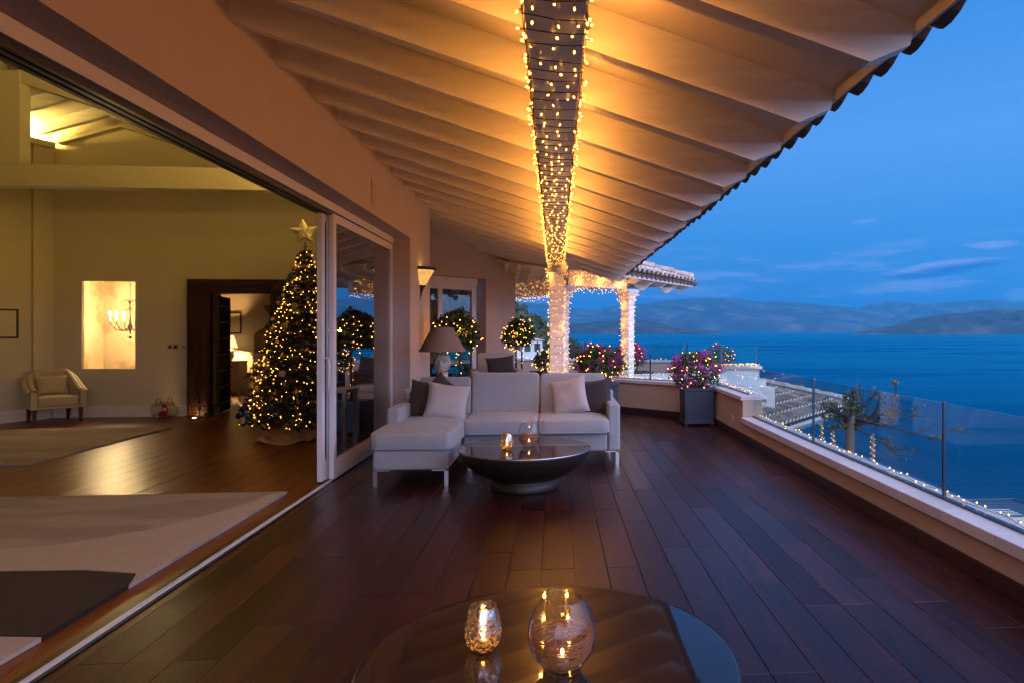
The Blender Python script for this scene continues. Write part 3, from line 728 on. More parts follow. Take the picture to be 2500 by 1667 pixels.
# beam under the rafters
BZ = EYE+1.10
bm_ = thing('roof_beam', 'long timber beam under the rafters wound with fairy lights', 'beam', (0, 6, BZ))
b = MB(); b.bbox(-.108, .104, -3, 10.75, BZ, BZ+.222, .006); b.build('beam', 'gloss_paint', bm_, worldspace=1)
def column(x, y, z0, z1, w, label, rz=0.0, flare=0.06, group=None, cap=.10, fh=.35):
    t = thing('column', label, 'column', (x, y, z0), rz, group)
    b = MB(); h = w/2; H_ = z1-z0
    b.bbox(-h, h, -h, h, 0, H_-cap-fh, .004); b.build('shaft', 'white_paint', t)
    b = MB()
    prof = [(h, H_-cap-fh+.001), (h+flare*.05, H_-cap-fh*.6), (h+flare*.35, H_-cap-fh*.25), (h+flare, H_-cap)]
    for (a, za), (c, zc) in zip(prof, prof[1:]):
        p = [(-a, -a, za), (a, -a, za), (a, a, za), (-a, a, za), (-c, -c, zc), (c, -c, zc), (c, c, zc), (-c, c, zc)]
        b.add(p, [(0, 1, 5, 4), (1, 2, 6, 5), (2, 3, 7, 6), (3, 0, 4, 7)])
    b.bbox(-h-flare-.01, h+flare+.01, -h-flare-.01, h+flare+.01, H_-cap+.001, H_, .005)
    b.build('capital', 'white_paint', t)
    return t
CW = .222
column(.012, 10.62, 0, BZ-.002, CW, 'square white column behind the sofa wound with fairy lights', 0, .035, cap=.17, fh=.10)
column(.11, 12.86, 0, 2.43, .20, 'white column partly hidden behind the nearer lit column', R(-45), .10, cap=.06, fh=.42)
column(1.52, 13.86, .55, 2.43, .20, 'white column on the parapet at the tiled roof corner, lit', R(-42), .07, cap=.06, fh=.42)
def beamrun(a, c, z0, z1, w, label):
    a, c = Vector((*a, 0)), Vector((*c, 0)); u = (c-a).normalized(); n = Vector((u.y, -u.x, 0))
    t = thing('roof_beam', label, 'beam', ((a+c)/2)+Vector((0, 0, z0)))
    b = MB(); b.obox((a+c)/2+Vector((0, 0, (z0+z1)/2)), u, n, (0, 0, 1), (c-a).length/2, w/2, (z1-z0)/2); b.build('beam', 'white_paint', t, worldspace=1)
    return a, c, n
beamrun((.20, 12.93), (1.44, 13.79), 2.436, 2.75, .16, 'short outer beam from hidden column to corner column hung with lights')
beamrun((-1.25, 17.9), (.10, 15.6), 2.436, 2.80, .16, 'far beam left of the lit column hung with lights')
# ------------------------------------------------------------------ tiled wing roof seen from outside
wr = thing('wing_roof', 'tiled hip roof corner with white rafter tails above the sea', 'roof', (2.4, 14.6, 2.7))
E0, E1 = Vector((1.30, 12.95, 2.70)), Vector((3.45, 16.15, 2.70))
eu = (E1-E0).normalized(); en = Vector((-eu.y, eu.x, 0))             # inward
def WR(a, d, dz=0.0): return E0+eu*a+en*d+Vector((0, 0, PITCH*d+dz))
L = (E1-E0).length
b = MB()
b.prism([WR(-.6, -.05), WR(L, -.05), WR(L-2.6, 2.55), WR(-.6, 2.55)], (0, 0, .03)); b.build('roof_deck', 'board', wr, worldspace=1)
b = MB()
b.prism([WR(L, -.05), WR(L+.0, -.05)+en*3.2, WR(L-2.6, 2.55)], (0, 0, .03)); b.build('hip_deck', 'board', wr, worldspace=1)
b = MB(); b.prism([WR(-.6, -.06, -.05), WR(L-.25, -.06, -.05), WR(L-.25, -.06, .03), WR(-.6, -.06, .03)], en*.02); b.build('fascia', 'white_paint', wr, worldspace=1)
b = MB()
tail = MB()
tail.prism([(0, .0, -.07), (0, .16, -.16), (0, 1.3, PITCH*1.3-.22), (0, 1.3, PITCH*1.3-.002), (0, 0, -.002)], (.08, 0, 0)); tail_me = tail.mesh('rafter_tail', 'white_paint')
ang = math.atan2(eu.y, eu.x)
for k in range(6):
    p = WR(.15+.66*k, 0)-Vector((2.4, 14.6, 2.7)); inst('rafter_tail', tail_me, wr, p, (0, 0, ang))
cover2 = tile_mesh(.082, .068, .46, True, 'clay', n=5); pan2 = tile_mesh(.090, .08, .46, False, 'clay_dark', n=4)
vmort = MB(); vs = [(0.012, math.cos(math.pi*k/5)*.088, math.sin(math.pi*k/5)*.088) for k in range(6)]; vmort.add(vs, [list(range(6))]); mort_me = vmort.mesh('mortar_cap', 'mortar')
def tile_field(root, org, u, n, rows, cols, pitch, su, sn, hip=0.0, mortar=False, start=0, cov=None, lift=.03):
    a0 = math.atan2(-n.y, -n.x); off = Vector(root.location); tl = math.atan(pitch)
    for r in range(rows):
        for c in range(start, cols):
            if hip and (c+.5)*su > cols*su-hip*(r+.3)*sn: continue
            p = org+u*(c*su)+n*(r*sn-.12)+Vector((0, 0, pitch*(r*sn-.12)+.09+.012*r%1*0))
            j = random.uniform(-.035, .035)
            inst('roof_tile', cov or cover2, root, p-off+Vector((0, 0, .02)), (j, tl-lift, a0))
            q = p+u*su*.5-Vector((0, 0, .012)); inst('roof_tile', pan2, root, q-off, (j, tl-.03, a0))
            if mortar or r: inst('mortar_cap', mort_me, root, p-off+Vector((0, 0, .02)), (j, tl-lift, a0))
tile_field(wr, WR(0, 0), eu, en, 6, 17, PITCH, .225, .34, 1.0)
hip_me = tile_mesh(.12, .10, .50, True, 'clay', n=6)
for k in range(8):
    d = .05+.36*k; p = WR(L-d*.98, d, .17); 
    dirv = (WR(L-1, 1)-WR(L, 0)); inst('ridge_tile', hip_me, wr, p-Vector((2.4, 14.6, 2.7)), (0, math.atan(PITCH/1.414)-.02, math.atan2(-dirv.y, -dirv.x)))
b = MB(); p = WR(L-2.9, 2.7, .25); b.obox(p, eu, en, (0, 0, 1), .5, .25, .12); b.obox(p+eu*.35-en*.3-Vector((0, 0, .13)), eu, en, (0, 0, 1), .4, .2, .08); b.build('ridge_mortar', 'mortar', wr, worldspace=1)
# far rafter tails hanging past the outer beams
tailf = MB(); tailf.prism([(-.16, 0, .16), (-.16, 0, .12), (-.04, 0, .03), (.04, 0, .03), (.15, 0, .12), (.15, 0, .16)], (0, .10, 0)); tailf_me = tailf.mesh('rafter_tail', 'white_paint')
for (a, c, n_) in (((-1.05, 18.0), (.10, 16.1), 3), ((.55, 13.5), (1.30, 14.05), 3), ((1.9, 14.4), (2.6, 15.3), 2)):
    for k in range(n_):
        x = a[0]+(c[0]-a[0])*k/(n_-1); y = a[1]+(c[1]-a[1])*k/(n_-1)
        inst('rafter_tail', tailf_me, wr, (x-2.4, y-14.6, 2.42-2.7), (0, 0, math.atan2(c[1]-a[1], c[0]-a[0])*.6 if n_ == 3 and a[0] > 0 else 0))
b = MB(); q_ = [Vector(v) for v in ((-1.5, 18.2, 2.80), (.24, 15.4, 2.80), (.34, 13.4, 2.78), (-1.15, 15.6, 3.16), (-2.2, 16.6, 3.5))]
up_ = Vector((0, 0, .03)); b.add(q_+[v+up_ for v in q_], [(0, 3, 2, 1), (0, 4, 3), (5, 6, 7, 8), (5, 8, 9), (0, 1, 6, 5), (1, 2, 7, 6), (2, 3, 8, 7), (3, 4, 9, 8), (4, 0, 5, 9)])
b.build('corner_soffit', 'board', roof, worldspace=1)
for k in range(5):
    f = k/4.6; a_ = q_[3].lerp(q_[2], f)-Vector((0, 0, .004)); c_ = q_[0].lerp(q_[1], f)-Vector((0, 0, .004)); d_ = (c_-a_).normalized(); sd_ = Vector((d_.y, -d_.x, 0)).normalized()*.04
    r_ = MB(); r_.prism([a_-sd_, a_+sd_, c_+sd_, c_-sd_], (0, 0, -.10)); r_.build('rafter', 'white_paint', roof, worldspace=1)

# ------------------------------------------------------------------ parapets
pw = thing('parapet_wall', 'long low warm tinted cream parapet with pale coping beside the deck', 'wall', (2.8, 3, 0))
b = MB(); b.box(2.65, 2.93, -3, 9.13, -.3, .255); b.build('wall', 'parapet', pw, worldspace=1)
cs = MB(); cs.bbox(-.17, .17, 0, .537, -.08, 0, .006); cop_me = cs.mesh('coping_stone', 'coping')
k = 0
y = 9.13-.54
while y > -2.5: inst('coping_stone', cop_me, pw, (2.79-2.8, y-3, .335)); y -= .54
sk = MB(); sk.bbox(-.009, .009, 0, 1.297, 0, .112, .003); sk_me = sk.mesh('skirting_board', 'skirting')
y = 9.8
while y > -2.5: inst('skirting_board', sk_me, pw, (2.64-2.8, y-3, 0)); y -= 1.3
TZ = .633
cw = thing('corner_parapet', 'taller parapet turning the deck corner behind the planters', 'wall', (2.7, 11, 0))
d45 = Vector((-1, 1, 0)).normalized(); n45 = Vector((1, 1, 0)).normalized(); CN = Vector((2.65, 11.19, 0))
b = MB(); b.box(2.65, 2.93, 9.132, 11.3, -.3, TZ-.06); b.obox(CN+d45*1.55+n45*.14+Vector((0, 0, .13)), d45, n45, (0, 0, 1), 1.62, .14, .43); b.build('wall', 'parapet', cw, worldspace=1)
t6 = MB(); t6.bbox(-.17, .17, 0, .537, -.06, 0, .006); cop6 = t6.mesh('coping_stone', 'coping')
for k in range(4): inst('coping_stone', cop6, cw, (2.79-2.7, 9.125+.54*k-11, TZ))
for k in range(6):
    p = CN+d45*(.06+.54*k)+n45*.14-Vector((2.7, 11, 0)); inst('coping_stone', cop6, cw, (p.x, p.y, TZ+.002), (0, 0, R(45)))
for k in range(3):
    p = CN+d45*(.0+1.3*k)-n45*.009-Vector((2.7, 11, 0)); inst('skirting_board', sk_me, cw, (p.x, p.y, 0), (0, 0, R(45)))
so = MB(); so.bbox(2.640, 2.6499, 9.62, 9.70, .20, .30, .003); so.bbox(2.634, 2.6401, 9.635, 9.685, .215, .285, .003)
tag(so.build('wall_socket', 'steel_grey'), 'white outdoor socket low on the parapet near the planter', 'socket')
# flat white ledge outside the corner, spur walls and far parapet
b = MB(); b.prism([(2.95, 9.0, .55), (2.95, 11.4, .55), (.65, 13.75, .55), (1.3, 14.4, .55), (4.6, 15.7, .55), (4.6, 14.6, .55), (3.6, 11.5, .55)], (0, 0, .05))
tag(b.build('ledge', 'white_wall'), 'flat white ledge outside the glass behind the corner planter', 'ledge')
sp = thing('spur_wall', 'white parapet wall stepping out over the lower tiled roof', 'wall', (4.6, 16.8, 0))
b = MB(); b.box(3.3, 5.25, 16.6, 16.9, -1.2, .58); b.box(5.25, 5.45, 16.65, 16.9, -1.2, .30); b.box(5.0, 5.6, 16.4, 16.9, -1.2, .12)
b.box(3.3, 5.0, 16.35, 16.598, -1.2, .06); b.build('wall', 'white_wall', sp, worldspace=1)
b = MB(); b.bbox(3.25, 5.32, 16.55, 16.95, .582, .66, .006); b.build('coping', 'coping', sp, worldspace=1)
fp = thing('far_parapet', 'pale parapet wall at the far end of the terrace', 'wall', (1, 21.5, 0))
a, c = Vector((-2.2, 22.9, 0)), Vector((4.5, 20.3, 0)); u_ = (c-a).normalized(); n_ = Vector((u_.y, -u_.x, 0))
b = MB(); b.obox((a+c)/2+Vector((0, 0, .14)), u_, n_, (0, 0, 1), 3.6, .14, .43); b.build('wall', 'parapet', fp, worldspace=1)
k = 0
while k < 13:
    p = a+u_*(.54*k)-Vector((1, 21.5, 0)); q = inst('coping_stone', cop6, fp, (p.x, p.y, TZ+.002), (0, 0, math.atan2(u_.y, u_.x)-R(90))); k += 1
# ------------------------------------------------------------------ glass balustrades
gb = thing('glass_balustrade', 'frameless glass balustrade with slim steel posts on the parapet', 'balustrade', (2.81, 4, .335))
ys = [-2.66, -.26, 2.14, 4.54, 6.96, 9.36]
for a, c in zip(ys, ys[1:]):
    b = MB(); b.box(2.804, 2.816, a+.006, c-.006, .345, 1.035); b.build('pane', 'pane', gb, worldspace=1)
for y in ys[1:-1]:
    b = MB(); b.bbox(2.799, 2.821, y-.011, y+.011, .337, 1.045, .003); b.build('post', 'post', gb, worldspace=1)
b = MB(); b.box(2.79, 2.83, -2.9, 9.36, .336, .352); b.build('channel', 'post', gb, worldspace=1)
b = MB(); b.box(2.798, 2.822, 9.30, 9.355, .353, .65); b.build('clamp', 'chrome', gb, worldspace=1)
gc = thing('glass_balustrade', 'glass panes on the taller corner parapet behind the flowering planter', 'balustrade', (2.8, 11, TZ))
b = MB(); b.box(2.804, 2.816, 9.37, 11.28, TZ+.012, 1.04); b.build('pane', 'pane', gc, worldspace=1)
CP = Vector((2.81, 11.30, 0))
for k in range(2):
    p0, p1 = CP+d45*(.02+1.45*k), CP+d45*(1.44+1.45*k)
    b = MB(); b.obox((p0+p1)/2+Vector((0, 0, (TZ+1.10)/2+.006)), d45, n45, (0, 0, 1), .70, .006, (1.10-TZ)/2-.006); b.build('pane', 'pane', gc, worldspace=1)
    b = MB(); b.obox(p1+d45*.01+Vector((0, 0, (TZ+1.13)/2+.002)), d45, n45, (0, 0, 1), .011, .011, (1.13-TZ)/2); b.build('post', 'post', gc, worldspace=1)
b = MB(); b.box(2.79, 2.83, 9.37, 11.28, TZ+.002, TZ+.014); b.obox(CP+d45*1.46+Vector((0, 0, TZ+.009)), d45, n45, (0, 0, 1), 1.44, .018, .006); b.build('channel', 'post', gc, worldspace=1)
gf = thing('glass_balustrade', 'distant glass balustrade on the far parapet above the sea', 'balustrade', (1, 21.5, TZ))
for k in range(4):
    p0, p1 = a0_, a1_ = Vector((-2.2, 22.9, 0))+u_*(1.7*k+.05), Vector((-2.2, 22.9, 0))+u_*(1.7*k+1.7)
    b = MB(); b.obox((p0+p1)/2+Vector((0, 0, (TZ+1.15)/2+.01)), u_, n_, (0, 0, 1), .81, .006, (1.15-TZ)/2-.006); b.build('pane', 'pane', gf, worldspace=1)
    b = MB(); b.obox(p1+Vector((0, 0, (TZ+1.2)/2+.006)), u_, n_, (0, 0, 1), .015, .015, (1.2-TZ)/2); b.build('post', 'post', gf, worldspace=1)
gs = thing('glass_balustrade', 'small glass screen on the white spur wall', 'balustrade', (4.5, 16.75, .67))
for x0, x1 in ((3.4, 4.28), (4.32, 5.2)):
    b = MB(); b.box(x0, x1, 16.744, 16.756, .67, 1.15); b.build('pane', 'pane', gs, worldspace=1)
for x in (4.3, 5.215):
    b = MB(); b.box(x-.012, x+.012, 16.738, 16.762, .662, 1.16); b.build('post', 'post', gs, worldspace=1)
# ------------------------------------------------------------------ lower garden roof, tree, pavilion
lr = thing('garden_roof', 'weathered clay tile hip roof below the parapet', 'roof', (7, 17.5, -.75))
G0, G1 = Vector((4.1, 13.9, -.72)), Vector((9.05, 19.6, -.72)); gu = (G1-G0).normalized(); gn = Vector((-gu.y, gu.x, 0)); GL = (G1-G0).length
def GR(a, d, dz=0.0): return G0+gu*a+gn*d+Vector((0, 0, .30*d+dz))
b = MB(); b.prism([GR(0, -.05), GR(GL, -.05), GR(GL-2.5, 2.5), GR(0, 2.5)], (0, 0, .03)); b.prism([GR(GL, -.05), GR(GL-2.5, 2.5), GR(GL, -.05)+gn*5], (0, 0, .03)); b.build('roof_deck', 'clay_dark', lr, worldspace=1)
cover3 = tile_mesh(.092, .072, .46, True, 'clay_aged', n=5)
tile_field(lr, GR(0, 0), gu, gn, 6, 30, .30, .25, .42, 1.0, True, 1, cover3, .075)
for k in range(8):
    d = .05+.34*k; p = GR(GL-d, d, .17); dirv = GR(GL-1, 1)-GR(GL, 0)
    inst('ridge_tile', hip_me, lr, p-Vector((7, 17.5, -.75)), (0, math.atan(.30/1.414)-.02, math.atan2(-dirv.y, -dirv.x)))
b = MB(); b.prism([GR(GL+.05, .02, .06), GR(GL-2.45, 2.56, .06), GR(GL-2.45, 2.62, .12), GR(GL+.05, .08, .12)], gn*.14); b.build('hip_mortar', 'mortar', lr, worldspace=1)
b = MB(); b.tube([GR(0, -.16, -.02), GR(GL+.1, -.16, -.02)], .065, 8); b.prism([GR(0, -.06, -.20), GR(GL+.05, -.06, -.20), GR(GL+.05, -.06, -.03), GR(0, -.06, -.03)], gn*.05); b.build('gutter', 'gutter', lr, worldspace=1)
b = MB(); b.prism([GR(.0, .35, -5.6), GR(2.2, .35, -5.6), GR(2.2, .35, -.3), GR(0, .35, -.3)], gn*1.8); b.prism([GR(0, .2, -.42), GR(2.45, .2, -.42), GR(2.45, .2, -.3), GR(0, .2, -.3)], gn*2.0); b.build('wall', 'white_wall', lr, worldspace=1)
# leafless pollarded plane tree
TP = at_depth(2076, 1052, 14.6); tr = thing('plane_tree', 'nearly leafless pollarded tree seen through the glass balustrade', 'tree', (TP.x, TP.y, -6.2))
rnd = random.Random(21)
hz_ = TP.z+6.2
b = MB(); b.tube([(0, 0, 0), (.03, 0, hz_*.4), (-.02, 0, hz_*.8), (0, 0, hz_+.12), (.02, .0, hz_+.42)], [.15, .115, .095, .10, .085], 9); b.build('trunk', 'bark', tr)
b = MB(); leaves = MB()
right = Vector((C_, -S_, 0)); fwd = Vector((S_, C_, 0))
def branch(p, d, l, r, depth):
    pts = [p]; q = p
    for i in range(5):
        d = (d+Vector((rnd.uniform(-.25, .25), rnd.uniform(-.25, .25), rnd.uniform(-.12, .19)))).normalized(); q = q+d*l/5; pts.append(q)
        if depth and rnd.random() < .55: branch(q, (d+Vector((rnd.uniform(-1, 1), rnd.uniform(-1, 1), rnd.uniform(-.5, .7)))).normalized(), l*rnd.uniform(.35, .6), r*.5, depth-1)
        if rnd.random() < (.30 if depth else .10):
            for _ in range(4):
                c = q+Vector((rnd.uniform(-.09, .09), rnd.uniform(-.09, .09), rnd.uniform(-.12, .05))); a1 = Vector((rnd.uniform(-1, 1), rnd.uniform(-1, 1), rnd.uniform(-1, 1))).normalized()*.042; a2 = a1.orthogonal().normalized()*.04
                nn_ = a1.cross(a2).normalized()*.012
                leaves.add([c-a1, c-a1*.2-a2, c+a1*.1-a2*.5, c+a1*.5-a2*.9, c+a1*1.1, c+a1*.5+a2*.9, c+a1*.1+a2*.5, c-a1*.2+a2, c+nn_], [(i_, (i_+1) % 8, 8) for i_ in range(8)])
    b.tube(pts, [r*(1-.8*i/5) for i in range(6)], 5)
top = Vector((0, 0, hz_+.35))
for (x, f_, z, l, r) in ((.1, .2, 1, .95, .034), (-.25, -.2, 1, .8, .03), (.45, .1, .9, 1.0, .03), (1, .2, .30, 1.5, .04), (1, -.3, -.22, 2.0, .042), (1, .4, .0, 1.6, .034), (.9, 0, .35, 1.2, .03), (-.8, .3, .25, .9, .036), (-1, -.1, .35, .85, .034), (-.6, .5, .5, .7, .03), (.15, .1, .8, .65, .032), (.5, -.6, .05, 1.1, .03), (-.9, -.5, -.1, .7, .028), (.3, .8, .2, 1.0, .03), (.9, -.2, -.4, 1.3, .028), (-.1, -.8, .2, .8, .028), (1, .6, -.1, 1.2, .024), (.6, .5, .3, .9, .022), (-.5, -.6, .2, .7, .022)):
    branch(top+Vector((0, 0, rnd.uniform(-.30, .02))), (right*x+fwd*f_+Vector((0, 0, z))).normalized(), l*.82, r, 2)
b.build('crown', 'twig', tr); leaves.build('foliage', 'leaf_dry', tr)
# seaside pavilion far below
pp = at_depth(2468, 1246, 28); pv = thing('pavilion', 'white walled garden pavilion with slatted teal pergola roof below the terrace', 'pavilion', pp)
b = MB(); b.box(-.35, .75, .1, 1.3, -30, -.25); b.build('wall', 'house', pv)
for x in (.05, .40): w_ = MB(); w_.box(x-.1, x+.1, .05, .099, -1.0, -.45); w_.build('window', 'windowdark', pv)
b = MB(); b.box(-1.7, 1.5, -.75, -.69, -.05, .03); b.box(-1.7, 1.5, 1.9, 1.96, -.05, .03); b.box(-1.76, -1.70, -.75, 1.96, -.05, .03); b.box(1.5, 1.56, -.75, 1.96, -.05, .03); b.build('frame', 'slate', pv)
for i in range(9):
    s_ = MB(); y = -.5+.27*i; s_.box(-1.68, 1.48, y, y+.045, -.08, -.052); s_.build('slat', 'slate', pv)
for x in (-1.7, 1.46):
    s_ = MB(); s_.box(x, x+.08, -.7, -.62, -30, -.06); s_.build('post', 'slate', pv)

# ------------------------------------------------------------------ living room shell
RY = 12.65
def onY(px, py, Y):
    d = sight(px, py); t = Y/d.y; return Vector((t*d.x, Y, EYE+t*d.z))
b = MB()
def wallY(b, x0, x1, z0, z1, y0=RY, y1=RY+.07): b.box(x0, x1, y0, y1, z0, z1)
wallY(b, -9.3, -8.571, 0, 6); wallY(b, -8.571, -7.651, 0, .877); wallY(b, -8.571, -7.651, 2.456, 6); wallY(b, -7.651, -6.40, 0, 6)
wallY(b, -6.40, -5.21, 2.24, 6); wallY(b, -5.21, -3.0, 0, 6)
struct('room_back_wall', b, 'room_wall')
LA = Vector((-9.05, RY, 0)); LU = Vector((-.38, -.925, 0)).normalized(); LN = Vector((.925, -.38, 0)).normalized()
b = MB(); b.obox(LA+LU*2.6-LN*.1+Vector((0, 0, 3)), LU, LN, (0, 0, 1), 2.7, .1, 3.0); b.obox(LA+LU*.27+LN*.02+Vector((0, 0, 2.45)), LU, LN, (0, 0, 1), .08, .04, 2.45)
b.box(-13.2, -13, -3, 12.6, 0, 6); b.box(-13, -10.9, 7.5, 7.7, 0, 6); struct('room_side_wall', b, 'room_wall')
b = MB(); b.box(-13, -2.5, -3.2, -3, 0, 6); struct('room_front_wall', b, 'room_wall')
zt = lambda x: zb(x)+.206 if x > -7.84 else zb(-7.84)+.206-PITCH*(-7.84-x)
b = MB(); b.prism([(-2.45, -3, zt(-2.45)), (-7.84, -3, zt(-7.84)), (-13.2, -3, zt(-13.2)), (-13.2, -3, zt(-13.2)+.05), (-7.84, -3, zt(-7.84)+.05), (-2.45, -3, zt(-2.45)+.05)], (0, 16, 0)); struct('room_ceiling', b, 'board')
rr = MB(); rr.prism([(-2.5, 0, zb(-2.5)), (-7.84, 0, zb(-7.84)), (-13, 0, zb(-7.84)-PITCH*5.16), (-13, 0, zt(-13)), (-7.84, 0, zt(-7.84)), (-2.5, 0, zt(-2.5))], (0, .09, 0)); rr_me = rr.mesh('rafter', 'white_paint')
cr = bpy.data.objects.get('room_ceiling')
for k in range(9): inst('rafter', rr_me, cr, (0, 12.2-.85*k if k < 3 else 11.5-.85*k, 0))
b = MB(); bx = [(-8.9, RY-.12, zb(-7.84)-PITCH*1.06-.0), (-7.84, RY-.12, zb(-7.84)), (-3.2, RY-.12, zb(-3.2))]
b.prism([bx[0], bx[1], bx[2], (bx[2][0], bx[2][1], bx[2][2]-.09), (bx[1][0], bx[1][1], bx[1][2]-.09), (bx[0][0], bx[0][1], bx[0][2]-.09)], (0, .118, 0)); co = b.build('cornice', 'room_wall'); co['kind'] = 'structure'
cv = thing('cove_light', 'glowing light strip on the cornice high in the room corner', 'cove light', LA+Vector((0, 0, 4.9)))
b = MB(); b.obox(LA+LU*2.6+LN*.07+Vector((0, 0, 4.86)), LU, LN, (0, 0, 1), 2.55, .07, .035); b.obox(LA+LU*2.6+LN*.135+Vector((0, 0, 4.90)), LU, LN, (0, 0, 1), 2.55, .008, .03); b.build('cornice', 'room_wall', cv, worldspace=1)
b = MB(); b.obox(LA+LU*2.6+LN*.05+Vector((0, 0, 4.915)), LU, LN, (0, 0, 1), 2.5, .03, .012); b.build('strip', 'cove', cv, worldspace=1)
cv2 = thing('cove_light', 'added unseen fill light strip above the sliding doors inside the room', 'cove light', (-2.6, 4, 3.5))  # strip and its cornice added out of view to brighten the room
b = MB(); b.box(-2.70, -2.502, -2.8, 10.7, 3.38, 3.44); b.build('cornice', 'room_wall', cv2, worldspace=1)
b = MB(); b.box(-2.66, -2.58, -2.5, 10.4, 3.45, 3.47); b.build('strip', 'cove_fill', cv2, worldspace=1)
# roof truss across the room
ts = thing('roof_truss', 'painted timber roof truss crossing the living room', 'truss', (-7.8, 10.2, 3.63))
b = MB(); b.bbox(-12.9, -2.51, 10.1, 10.3, 3.635, 3.957, .006); b.build('tie_beam', 'room_wall', ts, worldspace=1)
b = MB(); b.bbox(-7.976, -7.677, 10.102, 10.298, 3.958, 5.30, .006); b.build('king_post', 'room_wall', ts, worldspace=1)
for sgn in (1, -1):
    b = MB(); q = [(-7.84+sgn*.16, 5.13), (-7.84+sgn*5.2, 5.13-PITCH*5.04), (-7.84+sgn*5.2, 5.13-PITCH*5.04+.32), (-7.84+sgn*.16, 5.45)]
    b.prism([(x, 10.11, z) for x, z in q], (0, .18, 0)); b.build('principal_rafter', 'room_wall', ts, worldspace=1)
b = MB(); b.bbox(-9.04, -6.70, RY-.022, RY, 0, .20, .006); b.bbox(-4.94, -3.2, RY-.022, RY, 0, .20, .006); b.obox(LA+LU*2.6+LN*.011+Vector((0, 0, .10)), LU, LN, (0, 0, 1), 2.55, .011, .10); b.obox(LA+LU*.27+LN*.071+Vector((0, 0, .10)), LU, LN, (0, 0, 1), .09, .011, .10)
sb = b.build('room_skirting', 'skirt_white'); sb['kind'] = 'structure'
# chandelier hall behind the opening
b = MB(); b.box(-9.7, -7.35, 14.9, 15.0, -1, 4); b.box(-9.75, -9.65, 12.725, 14.9, -1, 4); b.box(-7.40, -7.35, 12.725, 14.9, -1, 4); b.box(-9.7, -7.35, 12.725, 14.9, 3.3, 3.4); b.box(-9.7, -7.35, 12.725, 14.9, -1, -.9); struct('stair_hall_wall', b, 'marble')
ch = thing('chandelier', 'wrought iron candle chandelier glowing in the wall opening', 'chandelier', (-8.50, 13.9, 1.46))
b = MB()
for i in range(16): b.tube([(0.004*(-1)**i, 0, 1.2-.033*i), (-.004*(-1)**i, 0, 1.2-.033*i-.03)], .006, 5)
b.build('chain', 'iron', ch)
b = MB(); b.lathe([(.004, .70), (.02, .66), (.012, .60), (.03, .52), (.014, .40), (.022, .25), (.045, .17), (.02, .10), (.006, .02)], 10); b.ball((0, 0, -.03), .03, 8); b.build('spine', 'iron', ch)
b = MB()
for k in range(6):
    g = k*math.pi/3+.35; c_, s_ = math.cos(g), math.sin(g)
    P = lambda r, z: (r*c_, r*s_, z)
    b.tube([P(.02, .15), P(.12, .10), P(.24, .13), P(.31, .22), P(.33, .29)], .008, 5)
    b.tube([P(.02, .66), P(.10, .72), P(.16, .66), P(.13, .60), P(.10, .63)], .005, 5)
    b.tube([P(.03, .52), P(.16, .44), P(.22, .28), P(.26, .15)], .004, 4)
    for q in range(4):
        a = rnd.uniform(.08, .34); b.tube([P(a, .12+rnd.uniform(-.03, .1)), P(a+.03, .09), P(a+.05, .13), P(a+.03, .16)], .003, 4)
b.build('arms', 'iron', ch)
for k in range(6):
    g = k*math.pi/3+.35; b = MB(); b.lathe([(.03, .29), (.032, .30), (.014, .305), (.014, .40)], 8, (.33*math.cos(g), .33*math.sin(g), 0), cap1=True); cnd = b.build('candle', 'wax', ch)
    b = MB(); b.ball((.33*math.cos(g), .33*math.sin(g), .445), .018, 8, sq=(1, 1, 2)); b.build('bulb', 'chandelier_bulb', cnd)
for k in range(5):
    g = k*1.26; b = MB(); b.octa((.12*math.cos(g), .12*math.sin(g), -.02-.05*(k % 2)), .022, 0, l=1.5); b.build('crystal', 'clear', ch)
b = MB(); b.octa((0, 0, -.14), .035, l=1.4); b.build('crystal', 'clear', ch)
# bedroom seen through the carved door
b = MB(); b.box(-9.3, -4.8, 17.45, 17.6, 0, 3.2); b.box(-9.4, -9.3, 15.1, 17.5, 0, 3.2); b.box(-9.4, -7.35, 15.02, 15.12, 0, 3.2); b.box(-4.9, -4.8, 12.725, 17.5, 0, 3.2); b.box(-9.4, -4.8, 12.725, 17.5, 2.85, 2.95); struct('bedroom_wall', b, 'room_wall')
fr = thing('door_surround', 'carved dark wooden door surround in the living room wall', 'door frame', (-5.8, RY-.06, 0))
for x0, x1 in ((-6.69, -6.29), (-5.225, -4.949)):
    b = MB(); b.bbox(x0, x1, RY-.13, RY-.001, 0, 2.24, .01)
    w = (x1-x0)
    for f_ in (.14, .5, .86): b.bbox(x0+w*f_-.035, x0+w*f_+.035, RY-.155, RY-.131, .02, 2.2, .008)
    for f_ in (.14, .5, .86):
        for k in range(9):
            z = .05+.065*k; x = x0+w*f_; b.ball((x+(.018 if k % 2 else -.018), RY-.16, z), .022, 6, sq=(1.1, .6, 1.4))
    b.build('post', 'carved', fr, worldspace=1)
b = MB(); b.bbox(-6.69, -4.949, RY-.13, RY-.001, 2.241, 2.50, .02); b.bbox(-6.66, -4.98, RY-.15, RY-.131, 2.28, 2.33, .005); b.bbox(-6.66, -4.98, RY-.15, RY-.131, 2.40, 2.46, .005)
for k in range(34): b.ball((-6.62+.05*k, RY-.15, 2.365), .016, 6)
b.build('lintel', 'carved', fr, worldspace=1)
dl = thing('carved_door', 'dark studded wooden door leaf standing ajar in the carved surround', 'door', (-6.27, RY+.05, 0))
b = MB(); b.bbox(0, .06, 0, .9, .03, 2.2, .008); b.build('panel', 'dark_wood', dl)
b = MB()
for k in range(7):
    z = .2+.30*k; b.bbox(.061, .075, .05, .85, z, z+.03, .004)
    for q in range(8): b.ball((.078, .1+.1*q, z+.015), .014, 6)
b.build('studs', 'brass', dl); dl.rotation_euler = (0, 0, R(14))
